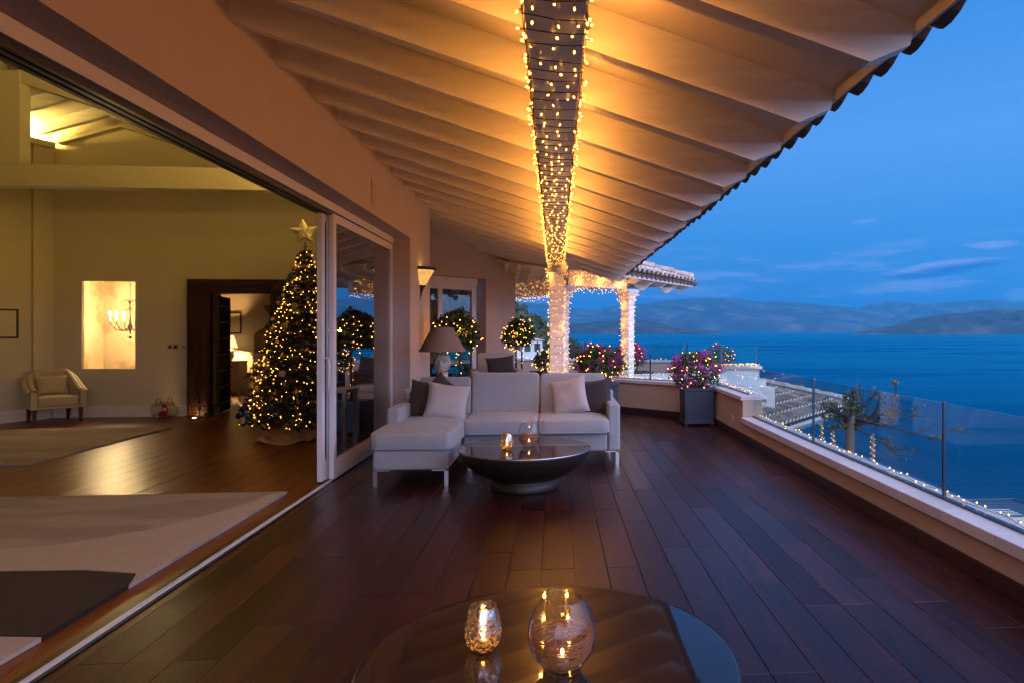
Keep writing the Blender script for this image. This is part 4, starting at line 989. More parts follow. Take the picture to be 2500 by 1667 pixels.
# dark wall panel part of the leaf facing the room
up = thing('floor_uplight', 'small recessed floor light at the foot of the carved surround', 'floor light', (-6.49, RY-.26, 0))
b = MB(); b.lathe([(.03, .004), (.045, .004), (.045, .0), (.03, 0)], 12); b.build('rim', 'chrome', up)
b = MB(); b.lathe([(0.001, .003), (.029, .003)], 12); b.build('lens', 'uplight', up)
# dresser, lamp, picture, headboard, bed
dr = thing('chest_of_drawers', 'cream chest of three drawers in the bedroom doorway view', 'chest of drawers', (-8.12, 17.05, 0))
b = MB(); b.bbox(-.36, .36, -.22, .22, .14, .80, .006); b.build('carcass', 'cream_lacquer', dr)
b = MB(); b.bbox(-.39, .39, -.25, .23, .802, .825, .006); b.build('top', 'brown_leg', dr)
for k in range(3):
    b = MB(); b.bbox(-.33, .33, -.238, -.221, .17+.21*k, .36+.21*k, .004); d_ = b.build('drawer', 'cream_lacquer', dr)
    for x in (-.18, .18): q = MB(); q.ball((x, -.25, .265+.21*k), .022, 8); q.build('knob', 'knob', d_)
for x in (-.33, .33):
    b = MB(); b.bbox(x-.025, x+.025, -.215, -.165, 0, .139, .004); b.build('leg', 'cream_lacquer', dr); b = MB(); b.bbox(x-.025, x+.025, .165, .215, 0, .139, .004); b.build('leg', 'cream_lacquer', dr)
la = thing('table_lamp', 'lit bedside lamp with pale shade on the chest of drawers', 'lamp', (-8.10, 17.05, .825))
b = MB(); b.lathe([(.07, 0), (.075, .02), (.10, .10), (.115, .2), (.10, .27), (.03, .30), (.03, .33)], 16, cap0=True); b.build('base', 'bedding', la)
b = MB(); b.lathe([(.19, .32), (.10, .62)], 20); b.build('shade', 'lit_shade', la)
b = MB(); b.ball((0, 0, .42), .035, 8); b.build('bulb', 'lampbulb', la)
def picture(p, u, n, w, h, label, art):
    t = thing('picture', label, 'picture', p)
    u, n = Vector(u), Vector(n); z = Vector((0, 0, 1))
    b = MB(); e = .03
    for (c, a, d) in ((z*(h/2-e/2), w/2, e/2), (-z*(h/2-e/2), w/2, e/2)): b.obox(c+n*.012, u, n, z, a, .012, d)
    for sx in (-1, 1): b.obox(u*sx*(w/2-e/2)+n*.012, u, n, z, e/2, .0118, h/2-e+.0005)
    b.build('frame', 'black_frame', t)
    b = MB(); b.obox(n*.006, u, n, z, w/2-e, .004, h/2-e); b.build('sheet', art, t)
    if art == 'paper_plain':
        b = MB(); b.obox(n*.0125, u, n, z, w/2-e-.07, .0015, h/2-e-.07); b.build('drawing', 'paper_plain', t)
    return t
picture((-8.22, 17.45, 1.76), (1, 0, 0), (0, -1, 0), .46, .54, 'framed figure drawing above the bedside lamp', 'paper')
LP = LA+LU*.88
picture(LP+LN*.0+Vector((0, 0, 1.68)), -LU, LN, .66, .50, 'dark framed sketch at the left edge of the room wall', 'paper_plain')
hb_ = thing('headboard', 'tall curved grey brown upholstered headboard beside the bed', 'headboard', (-7.0, 17.30, 0))
prof = [(-.62, .5), (-.62, 1.40), (-.60, 1.50), (-.52, 1.56), (-.38, 1.64), (-.26, 1.78), (-.24, 1.95), (-.34, 2.10), (-.40, 2.18), (-.10, 2.26), (.6, 2.3), (.6, .5)]
b = MB(); b.prism([(x, .1, z) for x, z in prof], (0, -.10, 0)); b.build('panel', 'velvet', hb_)
b = MB()
for k in range(8): b.bbox(-.44+.1*k, -.36+.1*k, -.02, -.001, .6, 1.5+(.12*k if k < 4 else .4), .01)
b.build('channel_padding', 'burlap', hb_)
bd = thing('bed', 'bed with white bedding below the curved headboard', 'bed', (-6.55, 16.78, 0))
b = MB(); b.bbox(-.78, .95, -.38, .45, .05, .32, .02); b.build('base', 'velvet', bd)
b = MB(); b.super(0.08, 0.03, .46, 1.76, .86, .30, .3, wob=.02); b.build('duvet', 'bedding', bd)
def pillow_mesh(w, h, t, seed=0, pinch=.10, n=14, wr_=.012):
    """knife edge cushion standing in the xz plane"""
    b = MB()
    for sg in (1, -1):
        def fn(u, v):
            x, z = u*2-1, v*2-1
            sx = 1-pinch*(1-z*z)*abs(x)**3; sz = 1-pinch*(1-x*x)*abs(z)**3
            th = t/2*((1-x**4)*(1-z**4))**.55
            wn_ = wr_*noise.noise(Vector((x*2.2+seed, z*2.2, sg)))*(1-abs(x*z))
            return (x*sx*w/2, sg*(th+wn_*(th/t*2)), z*sz*h/2)
        b.grid(fn if sg == -1 else (lambda u, v: fn(1-u, v)), n, n)
    return b
def cushion(name, w, h, t, p, rot, mat, label, seed, group=None):
    b = pillow_mesh(w, h, t, seed); o = b.build(name, mat, None, p); o.rotation_euler = [R(a) for a in rot]; return tag(o, label, 'cushion', group)
cushion('pillow', .6, .45, .16, (-7.25, 16.95, .80), (-14, 0, 4), 'bedding', 'white pillow leaning on the bedroom headboard', 4)
# tub armchair in the room corner
ac = thing('tub_armchair', 'striped silk tub armchair with dark legs in the room corner', 'armchair', (-8.59, 12.02, 0), R(50))
b = MB(); b.super(0, -.02, .37, .58, .54, .17, .2, puff=.25); b.build('seat', 'stripe', ac)
b = MB(); b.bbox(-.33, .33, -.25, .27, .24, .31, .02); b.build('rail', 'stripe', ac)
def tub(u, v):
    a = math.pi*(1.0-u)                        # from left arm round the back to the right arm
    k = abs(math.cos(a)); s_ = math.sin(a)
    r_x, r_y = .34, .33
    x = r_x*math.copysign(abs(math.cos(a))**.55, math.cos(a)); y = -.25+.56*abs(s_)**.5
    top = .56+.32*min(1, s_*1.25)**.8
    z = .26+(top-.26)*min(1, v*1.25); o = 0
    if v > .8: o = (v-.8)/.2
    f_ = 1+.03*v
    out = .075*math.sin(o*2.6) ; z -= .055*(1-math.cos(o*2.6))
    return (x*f_+(x/.34)*out, y+out*s_, z)
b = MB(); b.grid(tub, 40, 16); inner = MB(); 
def tub_in(u, v):
    x, y, z = tub(u, min(v, .8)); return (x*.80, y-.07*max(0, math.sin(math.pi*u)), z)
b.grid(tub_in, 40, 12)
def rim_(u, v):
    p, q = Vector(tub(u, .8)), Vector(tub_in(u, 1)); return p.lerp(q, v)+Vector((0, 0, .015*math.sin(math.pi*v)))
b.grid(rim_, 40, 4)
for x in (-1, 1): b.bbox(x*.335-.045, x*.335+.045, -.29, -.22, .25, .545, .012)
b.build('backrest', 'stripe', ac)
for (x, y, dx_, dy_) in ((-.31, -.22, 0, 0), (.31, -.22, 0, 0), (-.27, .24, 0, .05), (.27, .24, 0, .05)):
    b = MB(); p = [(-.03, -.03), (.03, -.03), (.03, .03), (-.03, .03)]
    b.add([(x+a, y+c, .245) for a, c in p]+[(x+a*.6+dx_, y+c*.6+dy_, 0) for a, c in p], [(0, 1, 2, 3), (7, 6, 5, 4), (0, 4, 5, 1), (1, 5, 6, 2), (2, 6, 7, 3), (3, 7, 4, 0)]); b.build('leg', 'brown_leg', ac)
cs_ = pillow_mesh(.44, .34, .13, 8).build('chair_cushion', 'stripe'); cs_.location = (-8.655, 12.075, .63); cs_.rotation_euler = (R(-16), 0, R(50)); tag(cs_, 'striped scatter cushion sitting on the tub armchair', 'cushion')
# switches, gift bag
for (x, z, w, h, lb) in ((-7.04, 1.27, .085, .10, 'leftmost wall switch plate beside the carved door'), (-6.94, 1.27, .10, .12, 'middle thermostat plate with dark screen beside the carved door'), (-6.80, 1.265, .11, .03, 'narrow double wall control nearest the carved door')):
    t = thing('wall_switch', lb, 'switch', (x, RY, z)); b = MB(); b.bbox(-w/2, w/2, -.014, -.0005, -h/2, h/2, .003); b.build('plate', 'steel_grey', t)
    b = MB(); b.box(-w*.25, w*.25, -.018, -.0142, -h*.28, h*.28); b.build('screen', 'black', t)
tg = thing('gift_bag', 'clear plastic bag with red and white soft toys on the floor', 'bag', (-6.98, 12.35, 0))
b = MB(); b.super(0, 0, .14, .40, .20, .28, .5, wob=.05, seed=4); b.tube([(-.14, 0, .25), (-.12, 0, .36), (-.06, 0, .34), (-.05, 0, .24)], .012, 5); b.tube([(.05, 0, .25), (.08, 0, .38), (.13, 0, .36), (.15, 0, .24)], .012, 5); b.build('bag', 'plastic', tg)
b = MB(); b.ball((.02, 0, .13), .075, 10, sq=(.8, .6, 1.3)); b.ball((.02, -.02, .23), .045, 8); b.ball((-.05, -.02, .09), .04, 8); b.build('red_toy', 'red', tg)
b = MB(); b.ball((.03, -.045, .17), .03, 8); b.ball((-.12, 0, .06), .05, 8); b.build('white_toy', 'plush', tg)
# rugs
rg = thing('rug', 'large cream wool rug with a brown band near the threshold', 'rug', (-4.5, 4, 0))
def slab(b, poly, z0, z1): b.prism([(x, y, z0) for x, y in poly], (0, 0, z1-z0))
RX = -2.56
b = MB(); slab(b, [(RX, 1.6), (RX-.02, 3.0), (RX, 3.5), (-3.05, 3.56), (-7.4, 3.65), (-7.4, 1.6)], .002, .026); b.build('near_end', 'rug_pale', rg, worldspace=1)
b = MB(); slab(b, [(RX, 3.503), (RX-.005, 4.18), (RX-.07, 4.36), (-3.0, 4.45), (-3.6, 4.475), (-7.4, 4.6), (-7.4, 3.653), (-3.05, 3.563)], .002, .030); b.build('brown_band', 'rug_dark', rg, worldspace=1)
b = MB(); slab(b, [(RX, 4.17), (RX, 6.50), (-7.4, 6.50), (-7.4, 4.603), (-3.6, 4.478), (-3.0, 4.453), (RX-.07, 4.363)], .002, .026); b.build('field', 'rug', rg, worldspace=1)
b = MB()
edge = [(-7.4, 5.02), (-5.5, 4.86), (-4.2, 4.86), (-3.55, 5.0), (-3.1, 5.35), (-2.85, 5.75), (-2.70, 6.2), (-2.66, 6.49)]
poly = [(x, y) for x, y in edge]+[(RX+.001, 6.495), (RX+.001, 4.19), (RX-.08, 4.38), (-3.0, 4.47), (-3.6, 4.495), (-7.4, 4.62)]
slab(b, poly, .0265, .0285); b.build('swoosh', 'rug_pale', rg, worldspace=1)
r2 = thing('rug', 'smaller patterned cream rug further inside the room', 'rug', (-8, 9.6, 0))
b = MB(); slab(b, [(-6.05, 8.14), (-6.16, 11.11), (-10.2, 11.0), (-10.2, 8.14)], .002, .024); b.build('field', 'rug', r2, worldspace=1)

# ------------------------------------------------------------------ sofa
sf = thing('sofa', 'pale linen chaise sofa with three back cushions on steel legs', 'sofa', (-.55, 7.9, 0))
def part(fn, name, mat, root, **k):
    b = MB(); fn(b); return b.build(name, mat, root, worldspace=1, **k)
part(lambda b: b.bbox(-1.82, -1.07, 6.70, 8.50, .165, .365, .025), 'chaise_base', 'sofa', sf)
part(lambda b: b.bbox(-1.055, .60, 7.58, 8.50, .165, .385, .025), 'seat_base', 'sofa', sf)
part(lambda b: b.bbox(-1.84, .74, 8.44, 8.60, .165, .80, .03), 'back_frame', 'sofa', sf)
for nm_, (cx, cy2, cz_, w_, d_, h_, sd_) in (('chaise_cushion', (-1.445, 7.45, .45, .83, 1.56, .19, 1)), ('seat_cushion', (-.632, 7.90, .462, .86, .82, .18, 2)), ('seat_cushion', (.205, 7.90, .462, .83, .82, .18, 3))):
    b = MB(); up_, lo_ = b.super(cx, cy2, cz_, w_, d_, h_, .16, n=84, m=18, puff=.42, wob=.009, seed=sd_)
    # creases that run down the front edge of the cushion
    rc = random.Random(sd_); cr_x = [(cx+rc.uniform(-.45, .45)*w_, rc.uniform(.3, 1)) for _ in range(12)]
    for q_, v in enumerate(b.v):
        if v[1] < cy2-d_*.40:
            k_ = sum(a_*math.exp(-((v[0]-x_)/.012)**2) for x_, a_ in cr_x); b.v[q_] = (v[0], v[1]+.006*k_, v[2]-.004*k_)
    cu = b.build(nm_, 'sofa', sf, worldspace=1)
    pi_ = MB(); lo2 = [(x+(x-cx)*.004, y+(y-cy2)*.004, z-.004) for x, y, z in lo_]; pi_.tube(lo2+[lo2[0]], .0045, 5, cap=False)
    pi_.build('piping', 'sofa', cu, worldspace=1)
for i, (x0, x1, z1) in enumerate(((-1.68, -1.05, .985), (-1.045, -.205, 1.035), (-.195, .615, 1.025))):
    b = MB(); b.super(0, 0, 0, x1-x0, .22, z1-.50, .14, n=56, m=18, wob=.008, seed=5+i)
    o = b.build('back_cushion', 'sofa', sf, ((x0+x1)/2+.55, 8.36-7.9, (.50+z1)/2)); o.rotation_euler = (R(-5), 0, 0)
def arm(b, x0, x1, y0, y1):
    b.prism([(x0, y0, .165), (x1, y0, .165), (x1, y0, .70), (x0+.02, y0, .735), (x0, y0, .73)], (0, y1-y0, 0))
part(lambda b: b.bbox(.605, .745, 7.57, 8.62, .165, .715, .028), 'arm', 'sofa', sf)
part(lambda b: b.bbox(-1.845, -1.70, 7.34, 8.62, .30, .715, .028), 'arm', 'sofa', sf)
def leg_(x, y, sx):
    b = MB(); b.box(x-.02, x+.02, y, y+.008, 0, .1645); b.box(min(x, x-sx*.14), max(x, x-sx*.14)+.02*(sx > 0), y, y+.05, .152, .1645); return b
for x, y, sx in ((-1.80, 6.72, -1), (-1.10, 6.72, 1), (.715, 7.60, 1), (-1.80, 8.54, -1), (.70, 8.54, 1), (-.98, 7.62, -1)): leg_(x, y, sx).build('leg', 'chrome', sf, worldspace=1)
cushion('throw_pillow', .47, .47, .15, (-1.53, 7.93, .745), (-20, 4, -14), 'dark_pillow', 'charcoal cushion at the chaise end behind the cream one', 11)
cushion('throw_pillow', .49, .45, .16, (-1.26, 7.74, .735), (-22, 8, 4), 'sofa_pillow', 'cream cushion leaning on the left of the sofa', 12)
cushion('throw_pillow', .30, .30, .10, (-1.40, 8.12, .86), (-12, 45, 0), 'dark_pillow', 'charcoal cushion corner peeping behind the left cream cushion', 15)
cushion('throw_pillow', .47, .47, .16, (.16, 7.93, .77), (-20, -14, -16), 'sofa_pillow', 'cream cushion leaning near the right arm of the sofa', 13)
cushion('throw_pillow', .47, .46, .15, (.47, 8.04, .745), (-16, -8, -22), 'dark_pillow', 'charcoal cushion tucked against the right sofa arm', 14)

# ------------------------------------------------------------------ low tables with glass
def low_table(x, y, label):
    t = thing('coffee_table', label, 'coffee table', (x, y, 0), 0)
    b = MB(); b.lathe([(.33, 0), (.335, .015), (.335, .085), (.30, .10), (.36, .115), (.46, .165), (.555, .235), (.62, .305), (.652, .375), (.655, .388), (.60, .389)], 64, cap0=True); b.build('bowl', 'bowl', t)
    b = MB(); b.lathe([(0.001, .400), (.648, .400)], 72, sm=False); b.lathe([(.648, .400), (.654, .3985), (.657, .392), (.652, .3895)], 72); b.build('top', 'top_glass', t)
    b = MB(); b.lathe([(.656, .3985), (.6585, .396), (.6585, .3895), (.656, .3885)], 72); b.build('rim', 'chrome', t)
    return t
low_table(-.306, 6.60, 'dark bowl shaped coffee table in front of the sofa')
low_table(-.02, 2.317, 'dark round glass topped table in the foreground')
def votive(x, y, label, flame_on=True, s=1.0):
    t = thing('candle_holder', label, 'candle holder', (x, y, .4005))
    pr_ = [(.030, .0), (.040, .004), (.058, .025), (.067, .058), (.064, .095), (.054, .135), (.047, .160)]
    b = MB(); b.lathe([(r*s, z*s) for r, z in pr_], 40); b.lathe([(.001, .001), (.03*s, .001)], 40); b.build('glass', 'mercury', t)
    b = MB(); b.lathe([(.001, .03), (.019, .03), (.021, .028), (.021, .012)], 20, (0, 0, .003)); c_ = b.build('tealight', 'wax', t)
    b = MB(); b.ball((0, 0, .047), .0065, 8, sq=(1, 1, 2.0)); b.build('flame', 'flame_votive', c_)
votive(-.262, 2.405, 'small mottled glass candle holder on the foreground table'); votive(-.476, 6.47, 'small mottled glass candle holder on the coffee table by the sofa')
def bowlvase(x, y, label, seed):
    t = thing('glass_bowl', label, 'glass bowl', (x, y, .4005))
    prof = [(.045, .012), (.062, .004), (.066, .014), (.072, .026), (.092, .05), (.110, .085), (.1175, .125), (.112, .165), (.097, .203), (.078, .232), (.068, .243), (.067, .2475)]
    prof2 = []
    for (a, za), (c, zc) in zip(prof, prof[1:]): prof2 += [(a, za), ((a+c)/2, (za+zc)/2)]
    prof2.append(prof[-1])
    b = MB(); b.lathe(prof2, 56); b.lathe([(.067, .2475), (.0655, .2495), (.064, .2475), (.064, .243)], 56); b.lathe([(.001, .012), (.045, .012)], 56); b.build('glass', 'clear', t)
    r = random.Random(seed); b = MB()
    def inside(z): 
        for (a, za), (c, zc) in zip(prof, prof[1:]):
            if z <= zc: return a+(c-a)*(z-za)/max(1e-6, zc-za)
        return .06
    for i in range(190):
        g = r.uniform(0, 6.28); pts = []; z = .03+.09*r.random()**1.2; dz_ = r.uniform(-.03, .05); sp_ = r.uniform(.6, 2.4); rr = r.uniform(.78, .965)
        for k in range(9):
            zz = min(.185, max(.022, z+dz_*k/8)); q = inside(zz)*rr*(1-.1*abs(k-4)/4*r.random()); a = g+sp_*k/8; pts.append((q*math.cos(a), q*math.sin(a), zz))
        b.tube(pts, r.choice([.0006, .0008, .0012]), 3, cap=False)
    for i in range(16):
        g = r.uniform(0, 6.28); h_ = g+r.uniform(2, 4); z = r.uniform(.06, .12); q = inside(z)*.93
        b.tube([(q*math.cos(g), q*math.sin(g), z), (q*math.cos(h_), q*math.sin(h_), z+r.uniform(-.02, .03))], .0014, 4)
    b.build('raffia', 'straw', t)
    b = MB(); b.lathe([(.001, .05), (.019, .05), (.021, .048), (.021, .02)], 20); c_ = b.build('tealight', 'wax', t)
    b = MB(); b.ball((0, 0, .062), .006, 8, sq=(1, 1, 2.0)); b.build('flame', 'flame', c_)
bowlvase(.022, 2.235, 'round clear glass bowl with raffia on the foreground table', 2); bowlvase(-.268, 6.62, 'round clear glass bowl with raffia on the coffee table by the sofa', 3)

# ------------------------------------------------------------------ lamp with stone bust, armchair, side tables
bt = thing('console_table', 'low pale console table behind the sofa carrying the bust lamp', 'table', (-1.55, 8.97, 0))
part(lambda b: b.bbox(-1.95, -.75, 8.70, 9.24, .76, .80, .005), 'top', 'white_paint', bt)
for x in (-1.91, -.79):
    for y in (8.74, 9.20): part(lambda b: b.bbox(x-.025, x+.025, y-.025, y+.025, 0, .759, .004), 'leg', 'white_paint', bt)
lb_ = thing('bust_lamp', 'lamp with taupe cone shade on a weathered stone head', 'lamp', (-1.52, 8.97, .80))
b = MB(); b.super(0, 0, .03, .30, .22, .06, .3, wob=.01); b.lathe([(.14, .05), (.10, .09), (.075, .13), (.072, .19), (.08, .21)], 20, sm=True)
def headfn(u, v):
    a, g = math.pi*v, 2*math.pi*u
    p = Vector((math.sin(a)*math.cos(g), math.sin(a)*math.sin(g), math.cos(a)))
    r = Vector((.105, .125, .135)); q = Vector((p.x*r.x, p.y*r.y, p.z*r.z))
    face = max(0, -p.y-.55)*2
    curl = (abs(noise.noise(p*5.5))*.9+.35*abs(noise.noise(p*11)))*(1-min(1, face*1.1))
    q *= .93+curl*.27
    if face > 0: q.y -= .028*math.exp(-((p.x)/.16)**2-((p.z+.05)/.22)**2); q.y += .014*math.exp(-((abs(p.x)-.3)/.12)**2-((p.z-.12)/.12)**2)
    return q+Vector((0, -.01, .335))
b.grid(headfn, 72, 48); b.build('bust', 'stone', lb_)
b = MB(); b.tube([(0, 0, .45), (0, 0, .80)], .008, 6); b.build('stem', 'brass', lb_)
b = MB(); b.lathe([(.308, .485), (.135, .80)], 40); b.lathe([(.306, .486), (.133, .799)], 40); b.lathe([(.310, .483), (.310, .491), (.307, .491)], 40); b.lathe([(.137, .796), (.137, .803), (.134, .803)], 40); b.build('shade', 'lampshade', lb_)
ar = thing('armchair', 'pale fabric armchair behind the sofa with a charcoal cushion', 'armchair', (-1.19, 13.3, 0), R(10))
ar.scale = (1.17, 1.17, 1.04)
b = MB(); b.bbox(-.30, .30, -.36, .30, .14, .38, .02); b.super(0, -.04, .44, .60, .66, .14, .2, puff=.3); b.build('seat', 'chair_fabric', ar)
b = MB(); b.super(0, 0, 0, .62, .18, .62, .18, n=36, m=12); o = b.build('backrest', 'chair_fabric', ar, (0, .30, .76)); o.rotation_euler = (R(-12), 0, 0)
for x in (-.37, .37): b = MB(); b.bbox(x-.07, x+.07, -.40, .38, .14, .765, .03); b.build('arm', 'chair_fabric', ar)
for x in (-.38, .38):
    for y in (-.35, .33): b = MB(); b.box(x-.02, x+.02, y-.02, y+.02, 0, .139); b.build('leg', 'brown_leg', ar)
cushion('throw_pillow', .56, .42, .15, (-1.08, 13.02, .86), (-18, -6, 10), 'dark_pillow', 'charcoal cushion on the armchair behind the sofa', 19)
sd = thing('side_table', 'small dark blue slatted side table beside the armchair', 'side table', (-.48, 12.3, 0))
for i in range(4): part(lambda b: b.bbox(-.72, -.20, 12.05+.13*i, 12.16+.13*i, .60, .63, .004), 'slat', 'blue_table', sd)
part(lambda b: b.box(-.70, -.22, 12.06, 12.53, .55, .598), 'frame', 'blue_table', sd)
for x in (-.69, -.23):
    for y in (12.08, 12.51): part(lambda b: b.box(x-.02, x+.02, y-.02, y+.02, 0, .549), 'leg', 'blue_table', sd)
# wall sconce on the pier
sc = thing('wall_sconce', 'pierced metal half cone sconce glowing on the pier', 'wall lamp', (XW, 10.25, 2.05))
def half(prof, n=20):
    b = MB()
    vs = [(r*math.sin(math.pi*k/n), -r*math.cos(math.pi*k/n), z) for r, z in prof for k in range(n+1)]
    b.add(vs, [(i*(n+1)+k, i*(n+1)+k+1, (i+1)*(n+1)+k+1, (i+1)*(n+1)+k) for i in range(len(prof)-1) for k in range(n)], 0, True); return b
half([(.075, .20), (.205, .43)]).build('shade', 'sconce_shade', sc)
b = half([(.205, .431), (.235, .433), (.24, .465), (.225, .475), (.21, .434)]); b.build('rim', 'iron', sc)
b = half([(.006, -.02), (.014, 0), (.008, .02), (.02, .05), (.026, .09), (.035, .11), (.05, .15), (.072, .18), (.076, .202)]); b.build('finial', 'iron', sc)
b = MB(); b.ball((.08, 0, .36), .022, 8); b.build('bulb', 'sconce_bulb', sc)

# ------------------------------------------------------------------ planters, bushes
def planter(x, y, w, h, label, rz=0.0, z=0.0):
    t = thing('planter', label, 'planter', (x, y, z), rz); a = w/2
    b = MB(); c = a*.93
    b.add([(-c, -c, .05), (c, -c, .05), (c, c, .05), (-c, c, .05), (-a*.97, -a*.97, h-.055), (a*.97, -a*.97, h-.055), (a*.97, a*.97, h-.055), (-a*.97, a*.97, h-.055)], [(0, 1, 5, 4), (1, 2, 6, 5), (2, 3, 7, 6), (3, 0, 4, 7), (3, 2, 1, 0)]); b.build('body', 'planter', t)
    b = MB(); e = .045
    for (x0, x1, y0, y1) in ((-a-.012, a+.012, -a-.012, -a+e), (-a-.012, a+.012, a-e, a+.012), (-a-.012, -a+e, -a+e, a-e), (a-e, a+.012, -a+e, a-e)): b.bbox(x0, x1, y0, y1, h-.055, h, .004)
    b.build('rim', 'planter', t)
    b = MB(); b.bbox(-a*.985, a*.985, -a*.985, a*.985, .03, .085, .004)
    b.build('plinth', 'planter', t)
    for sx in (-1, 1):
        for sy in (-1, 1): b = MB(); b.box(sx*a*.85-.02, sx*a*.85+.02, sy*a*.85-.02, sy*a*.85+.02, 0, .03); b.build('foot', 'black', t)
    b = MB(); b.quad((-a+.02, -a+.02, h-.07), (a-.02, -a+.02, h-.07), (a-.02, a-.02, h-.07), (-a+.02, a-.02, h-.07)); b.build('soil', 'earth', t)
    return t
def leafquad(b, c, s, r, mi=0, up=.3):
    a = Vector((r.gauss(0, 1), r.gauss(0, 1), r.gauss(0, 1)+up)).normalized(); w = a.orthogonal().normalized(); w.rotate(Matrix.Rotation(r.uniform(0, 6.28), 3, a)); q = a.cross(w)
    l, k = s, s*.48
    b.add([c-w*l, c-q*k+a*k*.25, c+w*l, c+q*k+a*k*.25], [(0, 1, 2), (0, 2, 3)], mi)
def bush(x, y, z, rx, rz_, label, seed, flowers=.3, leaves=2600, stems=True, leafmat='leaf', size=.026, name='bougainvillea', cat='flowering bush', hz=1.0, lump=.30):
    t = thing(name, label, cat, (x, y, z)); r = random.Random(seed); cz = rz_*.92+ (.02 if stems else 0)
    b = MB(); fl = MB(); st = MB()
    def surf(d): return 1+lump*noise.noise(d*2.2+Vector((seed, 0, 0)))+.12*noise.noise(d*6+Vector((0, seed, 0)))
    tips = []
    for i in range(leaves):
        d = Vector((r.gauss(0, 1), r.gauss(0, 1), r.gauss(0, 1))).normalized()
        if d.z < -.75: d.z = -d.z*.5
        k = surf(d)*r.uniform(.55, 1.0)**.6
        c = Vector((d.x*rx*k, d.y*rx*k, cz+d.z*rz_*k)); leafquad(b, c, size*r.uniform(.7, 1.3), r)
    if flowers:
        for i in range(int(60*flowers*3)):
            d = Vector((r.gauss(0, 1), r.gauss(0, 1)-.5, r.gauss(0, 1)+.3)).normalized(); k = surf(d)*r.uniform(.92, 1.08)
            c = Vector((d.x*rx*k, d.y*rx*k, cz+d.z*rz_*k))
            if noise.noise(d*3.1+Vector((seed*2, 0, 0))) < .05 and r.random() > flowers*.5: continue
            for j in range(22): leafquad(fl, c+Vector((r.gauss(0, 1), r.gauss(0, 1), r.gauss(0, 1)))*.028, .017*r.uniform(.7, 1.3), r)
    if stems:
        for i in range(16):
            g = r.uniform(0, 6.28); q = Vector((math.cos(g)*.03, math.sin(g)*.03, -.09)); e = Vector((math.cos(g)*rx*r.uniform(.3, .9), math.sin(g)*rx*r.uniform(.3, .9), cz+rz_*r.uniform(-.6, .5)))
            m_ = q.lerp(e, .5)+Vector((r.gauss(0, .03), r.gauss(0, .03), -.05)); st.tube([q, m_, e], [.011, .008, .003], 5)
        st.build('stem', 'twig', t)
    b.build('foliage', leafmat, t)
    if flowers: fl.build('blossom', 'petal', t)
    pts = []
    return t, surf, cz
# ------------------------------------------------------------------ light strings
bulb_b = MB()
def bulbshape(b, p, d, s=1.0, glow=1, stem=0):
    d = Vector(d).normalized(); p = Vector(p)
    b.tube([p, p+d*.020*s], [.0034*s, .0050*s], 4, stem, cap=False, sm=False)
    b.octa(p+d*.026*s, .0052*s, glow, d, 1.5)
bulbshape(bulb_b, (0, 0, 0), (0, 0, 1)); bulb_me = bulb_b.mesh('bulb', ['stem', 'bulb'])
dot_b = MB(); dot_b.octa((0, 0, 0), .006)
def string(label, pts, seed, step, drop=0.0, cmat='cable', limit=0, loc=None, glow='bulb', s=1.0, cable=True, cr_=.0022, jitter=.004, group=None, norm=None):
    """a light string along a polyline: cable and bulbs; the nearest bulbs are objects, the rest one part"""
    loc = Vector(loc or pts[0]); t = thing('light_string', label, 'string lights', loc, 0, group); r = random.Random(seed)
    pts = [Vector(p) for p in pts]
    if cable:
        b = MB()
        for i in range(0, len(pts)-1, 60): b.tube([p-loc+Vector((r.uniform(-1, 1), r.uniform(-1, 1), r.uniform(-1, 1)))*jitter*.4 for p in pts[i:i+61]], cr_, 4, cap=False)
        b.build('cable', cmat, t)
    b = MB(); n = 0; acc = 0
    for p, q in zip(pts, pts[1:]):
        l = (q-p).length
        if l < 1e-9: continue
        acc += l
        while acc >= step:
            acc -= step*r.uniform(.8, 1.2); c = q.lerp(p, min(1, max(0, acc/l))); c.z -= drop*r.random()**1.5
            nn = norm(c) if norm else Vector((0, 0, 1))
            d = (Vector(nn)*r.uniform(.2, 1.2)+Vector((r.gauss(0, .6), r.gauss(0, .6), r.gauss(0, .6)-.15))).normalized()
            if nn.dot(d) < .05: d += nn*.4
            d.normalize()
            if n < limit:
                o = inst('bulb', bulb_me, t, c-loc); o.rotation_mode = 'QUATERNION'; o.rotation_quaternion = Vector((0, 0, 1)).rotation_difference(d)
            else: bulbshape(b, c-loc, d, s, 1, 0)
            n += 1
    if b.v: o = b.build('bulbs', ['stem', glow], t); o['kind'] = 'stuff'
    return t, n
def squarewrap(cx, cy_, w, z0, z1, pitch, seed, rz=0.0, flare=None):
    """square helix up a post"""
    pts = []; z = z0; k = 0; h = w/2+.006; r = random.Random(seed); cs_, sn_ = math.cos(rz), math.sin(rz)
    while z < z1:
        e = 0
        if flare and z > flare[0]: e = flare[1]*min(1, (z-flare[0])/(flare[2]-flare[0]))**1.6
        a = h+e; p = [(-a, -a), (a, -a), (a, a), (-a, a)][k % 4]; q = [(-a, -a), (a, -a), (a, a), (-a, a)][(k+1) % 4]
        for j in range(4):
            f = j/4; X, Y = p[0]+(q[0]-p[0])*f, p[1]+(q[1]-p[1])*f
            pts.append((cx+X*cs_-Y*sn_, cy_+X*sn_+Y*cs_, z+pitch/4*f+r.uniform(-.004, .004)))
        z += pitch/4*r.uniform(.9, 1.1); k += 1
    return pts
